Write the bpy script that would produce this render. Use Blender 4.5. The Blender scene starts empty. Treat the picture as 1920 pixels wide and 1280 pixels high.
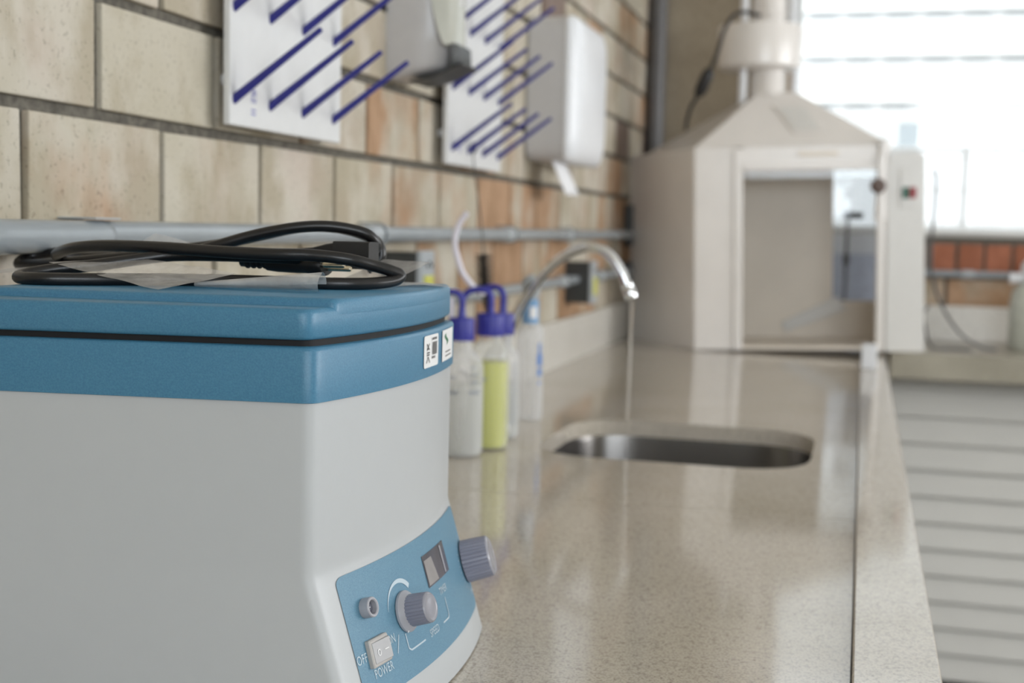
import bpy, bmesh, math, random
from mathutils import Vector, Matrix, noise
from math import sin, cos, pi, radians, sqrt
random.seed(7)
SC = bpy.context.scene
COL = SC.collection
S = 0.78          # layout units -> metres
ZF = -0.254       # layout height of the floor
DONE = []

# ---------------------------------------------------------------- camera
def to_world(p):
    return Vector((p[0] * S, p[1] * S, (p[2] - ZF) * S))
cam_data = bpy.data.cameras.new('camera')
cam = bpy.data.objects.new('camera', cam_data)
COL.objects.link(cam)
CAMP = to_world((0.8, 0.0, 1.275))
# camera axes from the camera (right, up, back)
right = Vector((0.9642, 0.2642, 0.0236)); up = Vector((-0.0463, 0.0799, 0.9957)); back = Vector((0.2613, -0.9612, 0.0892))
right.normalize(); back = (back - right * back.dot(right)).normalized(); up = back.cross(right)
M4 = Matrix(((right.x, up.x, back.x, CAMP.x), (right.y, up.y, back.y, CAMP.y), (right.z, up.z, back.z, CAMP.z), (0, 0, 0, 1)))
cam.matrix_world = M4
cam_data.sensor_width = 36.0
cam_data.lens = 45.0
cam_data.clip_start = 0.01
cam_data.dof.use_dof = True
cam_data.dof.focus_distance = 0.95 * S
cam_data.dof.aperture_fstop = 7.0
SC.camera = cam

# ---------------------------------------------------------------- sky, sun, daylight
world = bpy.data.worlds.new('sky'); SC.world = world
world.use_nodes = True
wn = world.node_tree.nodes; wl = world.node_tree.links
wn['Background'].inputs['Color'].default_value = (0.90, 0.95, 1.0, 1)
wn['Background'].inputs['Strength'].default_value = 2.0

sun_d = bpy.data.lights.new('sun', 'SUN'); sun_d.energy = 4.2; sun_d.angle = radians(1.0); sun_d.color = (1, .96, .9)
sun = bpy.data.objects.new('sun', sun_d); COL.objects.link(sun)
sun.rotation_euler = (radians(40), radians(6), 0)     # high sun behind the building, lights the wall outside

def window_light(name, loc, rot, sx, sy, power, color=(1, 1, 1)):
    d = bpy.data.lights.new(name, 'AREA'); d.shape = 'RECTANGLE'; d.size = sx * S; d.size_y = sy * S
    d.energy = power; d.color = color
    o = bpy.data.objects.new(name, d); COL.objects.link(o)
    o.location = to_world(loc); o.rotation_euler = rot
    return o
# area lamps as daylight from unseen windows, to the right and behind the camera
window_light('daylight_right', (5.55, 2.75, 1.95), (0, radians(90), 0), 1.4, 3.7, 78, (.97, .98, 1.0))
window_light('daylight_behind', (3.0, -2.75, 2.05), (radians(90), 0, 0), 3.6, 1.3, 50, (.84, .92, 1.0))

SC.view_settings.view_transform = 'Standard'
SC.view_settings.look = 'None'
SC.view_settings.exposure = 0.17
SC.view_settings.gamma = 1.0
SC.view_settings.use_curve_mapping = False
SC.cycles.use_denoising = True
SC.cycles.max_bounces = 10
SC.cycles.transparent_max_bounces = 16
SC.cycles.sample_clamp_indirect = 6.0

# ---------------------------------------------------------------- materials
def lin(c):
    f = lambda v: (v / 12.92) if v <= .04045 else ((v + .055) / 1.055) ** 2.4
    return tuple(f(x / 255.0) for x in c[:3]) + (1.0,)

class Mat:
    def __init__(self, name):
        self.m = bpy.data.materials.new(name); self.m.use_nodes = True
        self.t = self.m.node_tree; self.n = self.t.nodes; self.l = self.t.links
        self.b = self.n['Principled BSDF']
        self.co = None
    def coord(self, scale=(1, 1, 1)):
        tc = self.n.new('ShaderNodeTexCoord'); mp = self.n.new('ShaderNodeMapping')
        self.l.new(tc.outputs['Object'], mp.inputs['Vector'])
        mp.inputs['Scale'].default_value = scale
        return mp.outputs['Vector']
    def noise(self, scale, detail=3, rough=.5, stretch=(1, 1, 1)):
        x = self.n.new('ShaderNodeTexNoise'); x.inputs['Scale'].default_value = scale
        x.inputs['Detail'].default_value = detail; x.inputs['Roughness'].default_value = rough
        self.l.new(self.coord(stretch), x.inputs['Vector'])
        return x.outputs['Fac']
    def ramp(self, src, stops):
        r = self.n.new('ShaderNodeValToRGB'); e = r.color_ramp.elements
        while len(e) < len(stops): e.new(.5)
        for i, (p, c) in enumerate(stops):
            e[i].position = p; e[i].color = c if len(c) == 4 else tuple(c) + (1,)
        self.l.new(src, r.inputs['Fac'])
        return r.outputs['Color']
    def mix(self, fac, a, b, mode='MIX'):
        x = self.n.new('ShaderNodeMix'); x.data_type = 'RGBA'; x.blend_type = mode
        for sock, v in ((x.inputs[0], fac), (x.inputs[6], a), (x.inputs[7], b)):
            if hasattr(v, 'is_linked') or hasattr(v, 'links'): self.l.new(v, sock)
            else: sock.default_value = v
        return x.outputs[2]
    def bump(self, src, strength=.3, dist=.001):
        x = self.n.new('ShaderNodeBump'); x.inputs['Strength'].default_value = strength; x.inputs['Distance'].default_value = dist
        self.l.new(src, x.inputs['Height']); self.l.new(x.outputs['Normal'], self.b.inputs['Normal'])
    def set(self, **k):
        names = dict(color='Base Color', rough='Roughness', metal='Metallic', ior='IOR', trans='Transmission Weight', alpha='Alpha', coat='Coat Weight', spec='Specular IOR Level', sss='Subsurface Weight')
        for a, v in k.items():
            s = self.b.inputs[names[a]]
            if hasattr(v, 'links'): self.l.new(v, s)
            else: s.default_value = v
        return self

def plain(name, rgb, rough=.5, metal=0.0, var=.06, bump=0.0, nscale=60, **k):
    """a plain painted / moulded surface with faint mottling"""
    m = Mat(name)
    c = lin(rgb)
    n = m.noise(nscale, 3)
    d = tuple(max(0, x * (1 - var)) for x in c[:3]) + (1,)
    e = tuple(min(1, x * (1 + var)) for x in c[:3]) + (1,)
    m.set(color=m.ramp(n, [(.35, d), (.65, e)]), rough=rough, metal=metal, **k)
    if bump: m.bump(m.noise(nscale * 8, 2), bump, .0005)
    return m.m

def clearish(name, rgb, alpha=.4, rough=.2, **k):
    """thin translucent plastic: part see-through, part milky"""
    m = Mat(name)
    m.set(color=lin(rgb), rough=rough, **k)
    fr = m.n.new('ShaderNodeLayerWeight'); fr.inputs['Blend'].default_value = .35
    mp = m.n.new('ShaderNodeMapRange'); mp.inputs['To Min'].default_value = alpha; mp.inputs['To Max'].default_value = min(1, alpha + .45)
    m.l.new(fr.outputs['Facing'], mp.inputs['Value']); m.l.new(mp.outputs['Result'], m.b.inputs['Alpha'])
    return m.m

def granite(name, base, tint, rough=.1):
    m = Mat(name)
    big = m.noise(7, 3); fine = m.noise(520, 3, .65); mid = m.noise(210, 3, .7)
    c = m.ramp(big, [(.3, lin(base)), (.7, lin(tint))])
    speck = m.ramp(mid, [(.36, lin((96, 86, 72))), (.47, (1, 1, 1, 1))])
    speck2 = m.ramp(fine, [(.38, lin((120, 108, 95))), (.52, (1, 1, 1, 1)), (.66, (1, 1, 1, 1)), (.75, (1.0, 1.0, 1.0, 1))])
    c = m.mix(.30, c, speck, 'MULTIPLY'); c = m.mix(.42, c, speck2, 'MULTIPLY')
    m.set(color=c, rough=rough)
    return m.m

G_TOP = granite('polished_granite', (208, 199, 187), (198, 189, 174), .085)
G_FAR = granite('matt_granite', (178, 172, 156), (160, 154, 138), .3)
G_SPL = granite('splash_granite', (234, 231, 224), (226, 222, 213), .22)

def brick_mat():
    m = Mat('fired_brick')
    at = m.n.new('ShaderNodeAttribute'); at.attribute_name = 'brick'
    sp = m.n.new('ShaderNodeSeparateColor'); m.l.new(at.outputs['Color'], sp.inputs['Color'])
    seed, burn, kind = sp.outputs[0], sp.outputs[1], sp.outputs[2]
    # every brick samples its own part of the noise
    tc = m.n.new('ShaderNodeTexCoord')
    off = m.n.new('ShaderNodeCombineXYZ'); mu = m.n.new('ShaderNodeMath'); mu.operation = 'MULTIPLY'; mu.inputs[1].default_value = 40
    m.l.new(seed, mu.inputs[0]); m.l.new(mu.outputs[0], off.inputs['X']); m.l.new(mu.outputs[0], off.inputs['Y'])
    ad = m.n.new('ShaderNodeVectorMath'); ad.operation = 'ADD'
    m.l.new(tc.outputs['Object'], ad.inputs[0]); m.l.new(off.outputs[0], ad.inputs[1])
    def nz(scale, detail, st=(1, 1, 1), rough=.55):
        mp = m.n.new('ShaderNodeMapping'); mp.inputs['Scale'].default_value = st
        m.l.new(ad.outputs[0], mp.inputs['Vector'])
        x = m.n.new('ShaderNodeTexNoise'); x.inputs['Scale'].default_value = scale; x.inputs['Detail'].default_value = detail
        x.inputs['Roughness'].default_value = rough; m.l.new(mp.outputs[0], x.inputs['Vector']); return x.outputs['Fac']
    cream = m.ramp(nz(9, 4), [(.3, lin((220, 212, 194))), (.5, lin((234, 227, 214))), (.7, lin((232, 219, 207)))])
    cream = m.mix(m.ramp(seed, [(0, (0, 0, 0, 1)), (1, (.55, .55, .55, 1))]), cream, lin((218, 211, 190)))
    # orange flame marks, amount by brick
    fl = nz(9, 3, (1, 1, .8))
    a = m.n.new('ShaderNodeMath'); a.operation = 'ADD'; m.l.new(fl, a.inputs[0]); m.l.new(burn, a.inputs[1])
    f1 = m.ramp(a.outputs[0], [(.74, (0, 0, 0, 1)), (1.0, (.85, .85, .85, 1))])
    c = m.mix(f1, cream, lin((204, 158, 118)))
    b2 = m.n.new('ShaderNodeMath'); b2.operation = 'ADD'; m.l.new(nz(12, 3), b2.inputs[0]); m.l.new(burn, b2.inputs[1])
    f2 = m.ramp(b2.outputs[0], [(1.0, (0, 0, 0, 1)), (1.2, (1, 1, 1, 1))])
    c = m.mix(f2, c, lin((178, 112, 76)))
    # kind: 1 = grey-mauve overburnt, 0.5 = terracotta
    c = m.mix(m.ramp(kind, [(.2, (0, 0, 0, 1)), (.45, (1, 1, 1, 1)), (.6, (1, 1, 1, 1)), (.8, (0, 0, 0, 1))]), c, lin((196, 124, 94)))
    c = m.mix(m.ramp(kind, [(.6, (0, 0, 0, 1)), (.9, (.85, .85, .85, 1))]), c, lin((140, 116, 110)))
    # grime: fine dark pits and soft streaks
    st = m.ramp(nz(10, 5, (1, 1.3, .7), .6), [(.42, lin((198, 186, 160))), (.56, (1, 1, 1, 1))])
    c = m.mix(.5, c, st, 'MULTIPLY')
    pit = nz(240, 2)
    c = m.mix(.35, c, m.ramp(pit, [(.3, lin((120, 110, 90))), (.4, (1, 1, 1, 1))]), 'MULTIPLY')
    c = m.mix(1.0, c, (.72, .71, .69, 1), 'MULTIPLY')      # fired clay is a little darker than its cream tint
    m.set(color=c, rough=.75)
    m.bump(nz(55, 5), .22, .004)
    return m.m
BRICK = brick_mat()
def mortar_mat():
    m = Mat('mortar'); n = m.noise(120, 4)
    m.set(color=m.ramp(n, [(.3, lin((84, 80, 73))), (.7, lin((122, 117, 107)))]), rough=.95)
    m.bump(m.noise(400, 3), .5, .002); return m.m
MORTAR = mortar_mat()
def concrete_mat():
    m = Mat('raw_concrete'); n = m.noise(6, 6, .6)
    c = m.ramp(n, [(.3, lin((146, 134, 116))), (.7, lin((170, 158, 138)))])
    c = m.mix(.4, c, m.ramp(m.noise(300, 2), [(.3, lin((90, 80, 70))), (.5, (1, 1, 1, 1))]), 'MULTIPLY')
    m.set(color=c, rough=.9); m.bump(m.noise(60, 4), .3, .003); return m.m
CONCRETE = concrete_mat()

BLUE = Mat('blue_enamel')
_n = BLUE.noise(900, 2, .6)
BLUE.set(color=BLUE.ramp(_n, [(.3, lin((60, 114, 146))), (.7, lin((72, 128, 158)))]), rough=.38)
BLUE.bump(_n, .12, .0006); BLUE = BLUE.m
PANELBLUE = Mat('blue_panel_film')
_n = PANELBLUE.noise(1400, 2, .6)
PANELBLUE.set(color=PANELBLUE.ramp(_n, [(.3, lin((84, 126, 152))), (.7, lin((104, 146, 168)))]), rough=.42)
PANELBLUE.bump(_n, .1, .0004); PANELBLUE = PANELBLUE.m
WHITEPAINT = plain('grey_white_enamel', (186, 189, 191), .38, var=.004, bump=.05, nscale=80)
GAP = plain('black_gap_rubber', (18, 18, 20), .7)
KNOB = plain('mauve_grey_plastic', (134, 134, 148), .35, var=.03)
KNOBCAP = plain('grey_knob_cap', (150, 150, 158), .16, var=.02)
BEZEL = plain('grey_bezel_plastic', (165, 165, 172), .35, var=.02)
SWITCH = plain('switch_grey_plastic', (178, 174, 170), .4, var=.02)
ROCKER = plain('rocker_grey', (168, 168, 170), .35, var=.02)
PRINT = plain('pale_print', (190, 205, 214), .5, var=.02)
PRINTW = plain('white_print', (235, 235, 235), .5, var=.02)
DISPLAY = plain('display_film', (92, 92, 100), .06, var=.25, nscale=18)
DISPLAY2 = plain('display_back', (150, 146, 146), .3, var=.1)
BLACKRUB = Mat('black_cable_rubber'); BLACKRUB.set(color=lin((22, 21, 22)), rough=.32)
BLACKRUB.bump(BLACKRUB.noise(900, 2), .12, .0004); BLACKRUB = BLACKRUB.m
BLACKPL = plain('black_plastic', (26, 25, 26), .45, var=.1)
BRASS = plain('nickel_pin', (232, 222, 198), .22, 1.0, var=.03)
DARKGREY = plain('dark_grey_plastic', (58, 60, 60), .45, var=.06)
PVC = plain('grey_pvc', (150, 156, 160), .24, var=.04, nscale=20)
PVCL = plain('light_grey_pvc', (172, 178, 182), .3, var=.04, nscale=20)
PVCD = plain('dark_conduit', (92, 90, 90), .4, var=.06)
YELLOW = plain('yellow_label', (206, 204, 96), .5)
BOARD = plain('white_board', (218, 218, 218), .35, var=.015)
PEG = plain('blue_peg_plastic', (44, 46, 128), .4, var=.05)
PEGINK = plain('blue_ink', (110, 112, 180), .5)
WHITEPL = plain('white_plastic', (236, 238, 242), .28, var=.015)
GREYPL = plain('grey_white_plastic', (198, 196, 196), .3, var=.015)
SHADEPL = plain('smoky_window_plastic', (182, 182, 172), .2, var=.02)
PAPER = plain('white_paper', (238, 238, 240), .85, var=.02)
BRUSH = plain('black_bristle', (24, 20, 18), .8)
WIRE = plain('twisted_wire', (96, 94, 90), .35, .8)
CHROME = plain('chrome', (226, 226, 226), .06, 1.0, var=.01)
STEEL = Mat('brushed_steel')
STEEL.set(color=lin((112, 109, 106)), metal=1.0, rough=.26); STEEL.bump(STEEL.noise(30, 3, stretch=(1, 1, 18)), .06, .001); STEEL = STEEL.m
CAPBLUE = plain('blue_cap_plastic', (42, 44, 146), .4, var=.05)
TUBEW = clearish('white_tubing', (236, 232, 242), .85, .3)
LDPE = clearish('milky_bottle', (230, 230, 230), .30, .2)
LDPET = clearish('thin_milky_bottle', (230, 230, 226), .20, .2)
LIQUIDY = Mat('yellow_liquid'); LIQUIDY.set(color=lin((208, 210, 84)), rough=.25, alpha=.95); LIQUIDY = LIQUIDY.m
LIQUIDC = clearish('clear_liquid', (205, 208, 200), .35, .15)
INKGREY = plain('grey_ink', (130, 136, 148), .5)
INKBLUE = plain('logo_blue_ink', (52, 112, 186), .5)
LABELB = plain('pale_blue_label', (120, 160, 200), .5)
GREEN = plain('green_ink', (52, 120, 84), .5)
INKBLACK = plain('black_ink', (60, 58, 60), .5)
HOOD = plain('cream_fibreglass', (236, 231, 226), .22, var=.02, nscale=12)
HOODIN = plain('hood_lining', (236, 226, 212), .4, var=.04, nscale=8)
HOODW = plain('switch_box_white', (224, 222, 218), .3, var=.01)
REDK = plain('red_key', (150, 44, 48), .4)
GREENK = plain('green_key', (36, 96, 78), .4)
FRAMEW = plain('white_window_frame', (236, 238, 238), .4, var=.01)
SILL = plain('grey_sill', (190, 186, 180), .6)
CAB = plain('grey_louvre_laminate', (202, 200, 195), .45, var=.015, nscale=9)
FLOORM = plain('grey_floor', (150, 146, 138), .5, var=.06, nscale=14)
CEILM = plain('white_ceiling', (232, 230, 224), .9)
WALLM = plain('painted_wall', (214, 206, 190), .85)
SIDING = plain('white_metal_siding', (202, 205, 208), .5, var=.01)
GROUND = plain('concrete_yard', (190, 188, 182), .9)
BAGM = None
def glass(name, alpha=.08, rough=.0):
    m = Mat(name); m.set(color=(1, 1, 1, 1), rough=rough, alpha=alpha, spec=.5)
    g = m.n.new('ShaderNodeBsdfGlossy'); g.inputs['Roughness'].default_value = .0
    t = m.n.new('ShaderNodeBsdfTransparent'); t.inputs['Color'].default_value = (.97, .98, .98, 1)
    f = m.n.new('ShaderNodeFresnel'); f.inputs['IOR'].default_value = 1.45
    x = m.n.new('ShaderNodeMixShader')
    m.l.new(f.outputs[0], x.inputs[0]); m.l.new(t.outputs[0], x.inputs[1]); m.l.new(g.outputs[0], x.inputs[2])
    m.l.new(x.outputs[0], m.n['Material Output'].inputs['Surface'])
    return m.m
GLASS = glass('window_glass')
ACRYL = glass('smoky_acrylic'); ACRYL.node_tree.nodes['Transparent BSDF'].inputs['Color'].default_value = (.80, .81, .82, 1)
def bag_mat():
    m = Mat('clear_crinkled_plastic')
    d = m.n.new('ShaderNodeBsdfPrincipled'); d.inputs['Base Color'].default_value = lin((222, 218, 214)); d.inputs['Roughness'].default_value = .3
    t = m.n.new('ShaderNodeBsdfTransparent'); x = m.n.new('ShaderNodeMixShader')
    r = m.ramp(m.noise(26, 4, .6), [(.3, (.30, .30, .30, 1)), (.7, (.60, .60, .60, 1))])
    m.l.new(r, x.inputs[0]); m.l.new(t.outputs[0], x.inputs[1]); m.l.new(d.outputs[0], x.inputs[2])
    b = m.n.new('ShaderNodeBump'); b.inputs['Strength'].default_value = .5; b.inputs['Distance'].default_value = .003
    m.l.new(m.noise(110, 4, .6), b.inputs['Height']); m.l.new(b.outputs[0], d.inputs['Normal'])
    m.l.new(x.outputs[0], m.n['Material Output'].inputs['Surface'])
    return m.m
BAGM = bag_mat()

def water_mat():
    m = Mat('running_water'); m.set(color=(1, 1, 1, 1), rough=.02, trans=1.0, ior=1.33); return m.m
WATER = water_mat()

# ---------------------------------------------------------------- mesh helpers (layout units)
class MB:
    def __init__(s): s.b = bmesh.new()
    def box(s, x0, x1, y0, y1, z0, z1, M=None):
        v = [s.b.verts.new((x, y, z)) for x in (x0, x1) for y in (y0, y1) for z in (z0, z1)]
        if M is not None:
            for q in v: q.co = M @ q.co
        for f in ((0, 1, 3, 2), (4, 6, 7, 5), (0, 4, 5, 1), (2, 3, 7, 6), (0, 2, 6, 4), (1, 5, 7, 3)):
            s.b.faces.new([v[i] for i in f])
        return s
    def hexa(s, bot, top):
        a = [s.b.verts.new(p) for p in bot]; c = [s.b.verts.new(p) for p in top]; n = len(a)
        s.b.faces.new(a[::-1]); s.b.faces.new(c)
        for i in range(n): s.b.faces.new((a[i], a[(i + 1) % n], c[(i + 1) % n], c[i]))
        return s
    def quad(s, *p):
        s.b.faces.new([s.b.verts.new(q) for q in p]); return s
    def loft(s, rings, cap0=True, cap1=True, closed=True):
        vs = [[s.b.verts.new(p) for p in r] for r in rings]; n = len(vs[0])
        for a, c in zip(vs, vs[1:]):
            for i in range(n if closed else n - 1): s.b.faces.new((a[i], a[(i + 1) % n], c[(i + 1) % n], c[i]))
        if cap0: s.b.faces.new(vs[0][::-1])
        if cap1: s.b.faces.new(vs[-1])
        return s
    def lathe(s, prof, c=(0, 0, 0), n=32, axis=None, cap0=True, cap1=True):
        """prof: (radius, height) pairs; axis: direction"""
        Q = Vector((0, 0, 1)).rotation_difference(Vector(axis).normalized()) if axis is not None else None
        c = Vector(c); rings = []
        for r, h in prof:
            ring = []
            for i in range(n):
                p = Vector((r * cos(2 * pi * i / n), r * sin(2 * pi * i / n), h))
                if Q: p = Q @ p
                ring.append(c + p)
            rings.append(ring)
        return s.loft(rings, cap0, cap1)
    def cyl(s, p0, p1, r0, r1=None, n=20):
        p0 = Vector(p0); p1 = Vector(p1); L = (p1 - p0).length
        return s.lathe([(r0, 0), (r0 if r1 is None else r1, L)], p0, n, p1 - p0)
    def tube(s, pts, r, n=12, smooth=8, flat=1.0):
        P = catmull(pts, smooth) if smooth else [Vector(p) for p in pts]
        if not hasattr(r, '__len__'): rr = [r] * len(P)
        else: rr = [r[0] + (r[-1] - r[0]) * i / (len(P) - 1) for i in range(len(P))]
        rings = []; nrm = None
        for i, p in enumerate(P):
            t = (P[min(i + 1, len(P) - 1)] - P[max(i - 1, 0)]).normalized()
            if nrm is None:
                nrm = t.orthogonal().normalized()
            nrm = (nrm - t * nrm.dot(t)).normalized(); bn = t.cross(nrm)
            rings.append([p + (nrm * cos(2 * pi * k / n) + bn * sin(2 * pi * k / n)) * rr[i] for k in range(n)])
        return s.loft(rings)
    def grid(s, fn, nu, nv):
        v = [[s.b.verts.new(fn(i / nu, j / nv)) for j in range(nv + 1)] for i in range(nu + 1)]
        for i in range(nu):
            for j in range(nv): s.b.faces.new((v[i][j], v[i + 1][j], v[i + 1][j + 1], v[i][j + 1]))
        return s
    def xform(s, M):
        for v in s.b.verts: v.co = M @ v.co
        return s
    def build(s, name, mat, parent=None, origin=None, smooth=True, bevel=0, seg=2, solid=0, angle=40, keep=False):
        me = bpy.data.meshes.new(name)
        if parent is not None: org = Vector(parent['_org'])
        elif origin is not None: org = Vector(origin)
        else:
            vs = [v.co for v in s.b.verts]
            org = Vector(((min(v.x for v in vs) + max(v.x for v in vs)) / 2, (min(v.y for v in vs) + max(v.y for v in vs)) / 2, min(v.z for v in vs)))
        if not keep: bmesh.ops.recalc_face_normals(s.b, faces=s.b.faces)
        for v in s.b.verts: v.co -= org
        s.b.to_mesh(me); s.b.free()
        me.materials.append(mat)
        if smooth:
            for p in me.polygons: p.use_smooth = True
            me.set_sharp_from_angle(angle=radians(angle))
        o = bpy.data.objects.new(name, me); COL.objects.link(o)
        o['_org'] = tuple(org)
        if parent is not None:
            o.parent = parent; o.location = (0, 0, 0)
        else: o.location = org
        if solid:
            q = o.modifiers.new('thickness', 'SOLIDIFY'); q.thickness = solid; q.offset = 0
        if bevel:
            q = o.modifiers.new('edges', 'BEVEL'); q.width = bevel; q.segments = seg; q.limit_method = 'ANGLE'; q.angle_limit = radians(35); q.harden_normals = True
        DONE.append(o)
        return o

def catmull(pts, k=8):
    P = [Vector(p) for p in pts]
    if len(P) < 3: return P
    Q = [P[0] * 2 - P[1]] + P + [P[-1] * 2 - P[-2]]; out = []
    for i in range(1, len(Q) - 2):
        a, b, c, d = Q[i - 1:i + 3]
        for j in range(k):
            t = j / k
            out.append(.5 * ((2 * b) + (c - a) * t + (2 * a - 5 * b + 4 * c - d) * t * t + (3 * b - a - 3 * c + d) * t ** 3))
    out.append(P[-1]); return out

def fillet(poly, rad, k=6):
    """round the corners of a 2-D polygon; rad: one radius per corner"""
    out = []; n = len(poly)
    for i in range(n):
        p = Vector(poly[i]).to_2d(); a = Vector(poly[i - 1]).to_2d() - p; b = Vector(poly[(i + 1) % n]).to_2d() - p
        r = rad[i]
        if r <= 0: out.append(tuple(p)); continue
        la, lb = a.length, b.length; a.normalize(); b.normalize()
        r = min(r, la * .49, lb * .49)
        for j in range(k + 1):
            t = j / k
            q = (p + a * r) * (1 - t) ** 2 + p * 2 * t * (1 - t) + (p + b * r) * t * t
            out.append(tuple(q))
    return out
def rrect(x0, x1, y0, y1, r, k=6):
    return fillet([(x0, y0), (x1, y0), (x1, y1), (x0, y1)], [r] * 4, k)

def thing(name, loc, label, cat, group=None):
    o = bpy.data.objects.new(name, None); COL.objects.link(o); o.empty_display_size = .05
    o.location = loc; o['_org'] = tuple(loc); o['label'] = label; o['category'] = cat
    if group: o['group'] = group
    DONE.append(o); return o
def tag(o, label, cat, group=None, kind=None):
    o['label'] = label; o['category'] = cat
    if group: o['group'] = group
    if kind: o['kind'] = kind
    return o
def struct(o):
    o['kind'] = 'structure'; return o
def relabel(o, t): o['label'] = t; return o

_txt = {}
def text_faces(txt):
    """outline of a word as 2-D faces, one unit high, centred"""
    if txt in _txt: return _txt[txt]
    cu = bpy.data.curves.new('t', 'FONT'); cu.body = txt; cu.size = 1; cu.align_x = 'CENTER'; cu.align_y = 'CENTER'
    cu.resolution_u = 3
    ob = bpy.data.objects.new('t', cu); COL.objects.link(ob)
    bpy.context.view_layer.update()
    me = ob.to_mesh()
    r = ([tuple(v.co) for v in me.vertices], [tuple(p.vertices) for p in me.polygons])
    ob.to_mesh_clear(); bpy.data.objects.remove(ob); bpy.data.curves.remove(cu)
    _txt[txt] = r; return r
def put_text(mb, txt, fn, sx, sy=None):
    sy = sy or sx
    v, f = text_faces(txt)
    vs = [mb.b.verts.new(fn(p[0] * sx, p[1] * sy)) for p in v]
    for q in f:
        try: mb.b.faces.new([vs[i] for i in q])
        except ValueError: pass

# ================================================================ SETTING
def brick_wall(name, frame, u0, u1, z0, z1, holes=(), burnf=None, depth=.008, headers=()):
    """frame(u, z, d): a point d in front of the brick face. one mesh: bricks and mortar"""
    bm = bmesh.new(); me = bpy.data.meshes.new(name)
    lay = bm.loops.layers.float_color.new('brick')
    BL, BH, J = .257, .127, .013
    k0 = int(math.floor((z0 - 1.384) / BH)) - 1
    def inhole(a, b, c, d):
        return any(a < h[1] and b > h[0] and c < h[3] - .001 and d > h[2] + .001 for h in holes)
    def clip(a, b, c, d):
        """cut the brick away where a hole is (holes are as tall as whole bricks)"""
        segs = [(a, b)]
        for h in holes:
            if c < h[3] - .004 and d > h[2] + .004:
                ns = []
                for (p, q) in segs:
                    if q <= h[0] or p >= h[1]: ns.append((p, q)); continue
                    if p < h[0]: ns.append((p, h[0]))
                    if q > h[1]: ns.append((h[1], q))
                segs = ns
        return [(p, q, c, d) for p, q in segs if q - p > .02]
    rnd = random.Random(name)
    def brick(a, b, c, d, col):
        jt = lambda: rnd.uniform(-.0012, .0012)
        dd = rnd.uniform(-.001, .001)
        cs = [(a + jt(), c + jt()), (b + jt(), c + jt()), (b + jt(), d + jt()), (a + jt(), d + jt())]
        fr = [bm.verts.new(frame(p, q, dd)) for p, q in cs]; bk = [bm.verts.new(frame(p, q, -depth * 1.5)) for p, q in cs]
        fs = [bm.faces.new(fr)] + [bm.faces.new((fr[i], bk[i], bk[(i + 1) % 4], fr[(i + 1) % 4])) for i in range(4)]
        for f in fs:
            f.material_index = 0
            for l in f.loops: l[lay] = col
    k = k0
    while True:
        zb = 1.384 + k * BH; zt = zb + BH
        if zb > z1: break
        c, d = max(z0, zb + J / 2), min(z1, zt - J / 2)
        if d - c > .01:
            hd = any(abs(zb - h) < .02 for h in headers)
            L = .0955 if hd else BL
            ofs = 1.0985 + (.1285 if (k % 2 == 0) else 0)
            i = int(math.floor((u0 - ofs) / L)) - 1
            while ofs + i * L < u1:
                a, b = max(u0, ofs + i * L + J / 2), min(u1, ofs + (i + 1) * L - J / 2)
                i += 1
                if b - a < .015: continue
                mid = (a + b) / 2
                burn, kind = burnf(mid, zb, rnd) if burnf else (rnd.random() * .4, 0)
                if hd: kind = .5 if rnd.random() < .9 else .95
                for seg in clip(a, b, c, d): brick(*seg, (rnd.random(), burn, kind, 1))
        k += 1
    # mortar bed behind, cut around the holes
    us = sorted({u0, u1} | {min(max(h[i], u0), u1) for h in holes for i in (0, 1)}); zs = sorted({z0, z1} | {min(max(h[i], z0), z1) for h in holes for i in (2, 3)})
    for a, b in zip(us, us[1:]):
        for c, d in zip(zs, zs[1:]):
            if inhole(a + .001, b - .001, c + .001, d - .001): continue
            f1 = [bm.verts.new(frame(p, q, -depth)) for p, q in ((a, c), (b, c), (b, d), (a, d))]
            f2 = [bm.verts.new(frame(p, q, -.15)) for p, q in ((a, c), (b, c), (b, d), (a, d))]
            for f in [bm.faces.new(f1), bm.faces.new(f2[::-1])] + [bm.faces.new((f1[i], f2[i], f2[(i + 1) % 4], f1[(i + 1) % 4])) for i in range(4)]:
                f.material_index = 1
    bmesh.ops.recalc_face_normals(bm, faces=bm.faces)
    bm.to_mesh(me); bm.free()
    me.materials.append(BRICK); me.materials.append(MORTAR)
    o = bpy.data.objects.new(name, me); COL.objects.link(o); o['_org'] = (0, 0, 0)
    q = o.modifiers.new('edges', 'BEVEL'); q.width = .002; q.segments = 2; q.limit_method = 'ANGLE'; q.angle_limit = radians(50)
    DONE.append(o); return struct(o)

def burn_left(u, z, rnd):
    b = .06 + .10 * rnd.random()
    if u > 1.85 and z < 1.39: b = rnd.choice((.15, .25, .35, .2))
    if u > 1.95 and z < 1.13: b = rnd.choice((.2, .35, .5))
    if u > 2.6: b = rnd.choice((.05, .15, .25, .4, .2))
    if u > 2.6 and z < 1.26: b = rnd.choice((.3, .45, .6, .2))
    kind = .95 if (u > 3.0 and z > 1.5 and rnd.random() < .16) else 0
    if u < 1.9 and z > 1.25: b = .04 + .22 * rnd.random() ** 2
    return b, kind
YL = 4.95        # far wall
XR = 5.5; YN = -2.7; ZC = 3.45
brick_wall('wall_left', lambda u, z, d: (d, u, z), YN, YL, .78, ZC, burnf=burn_left)
def burn_far(u, z, rnd): return rnd.choice((.1, .2, .3, .45)), 0
WIN = (.52, 4.6, 1.29, 3.30)
brick_wall('wall_far', lambda u, z, d: (u, YL - d, z), 0.0, XR, .78, ZC, holes=[WIN], burnf=burn_far, headers=(1.13 + .0,))
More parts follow.
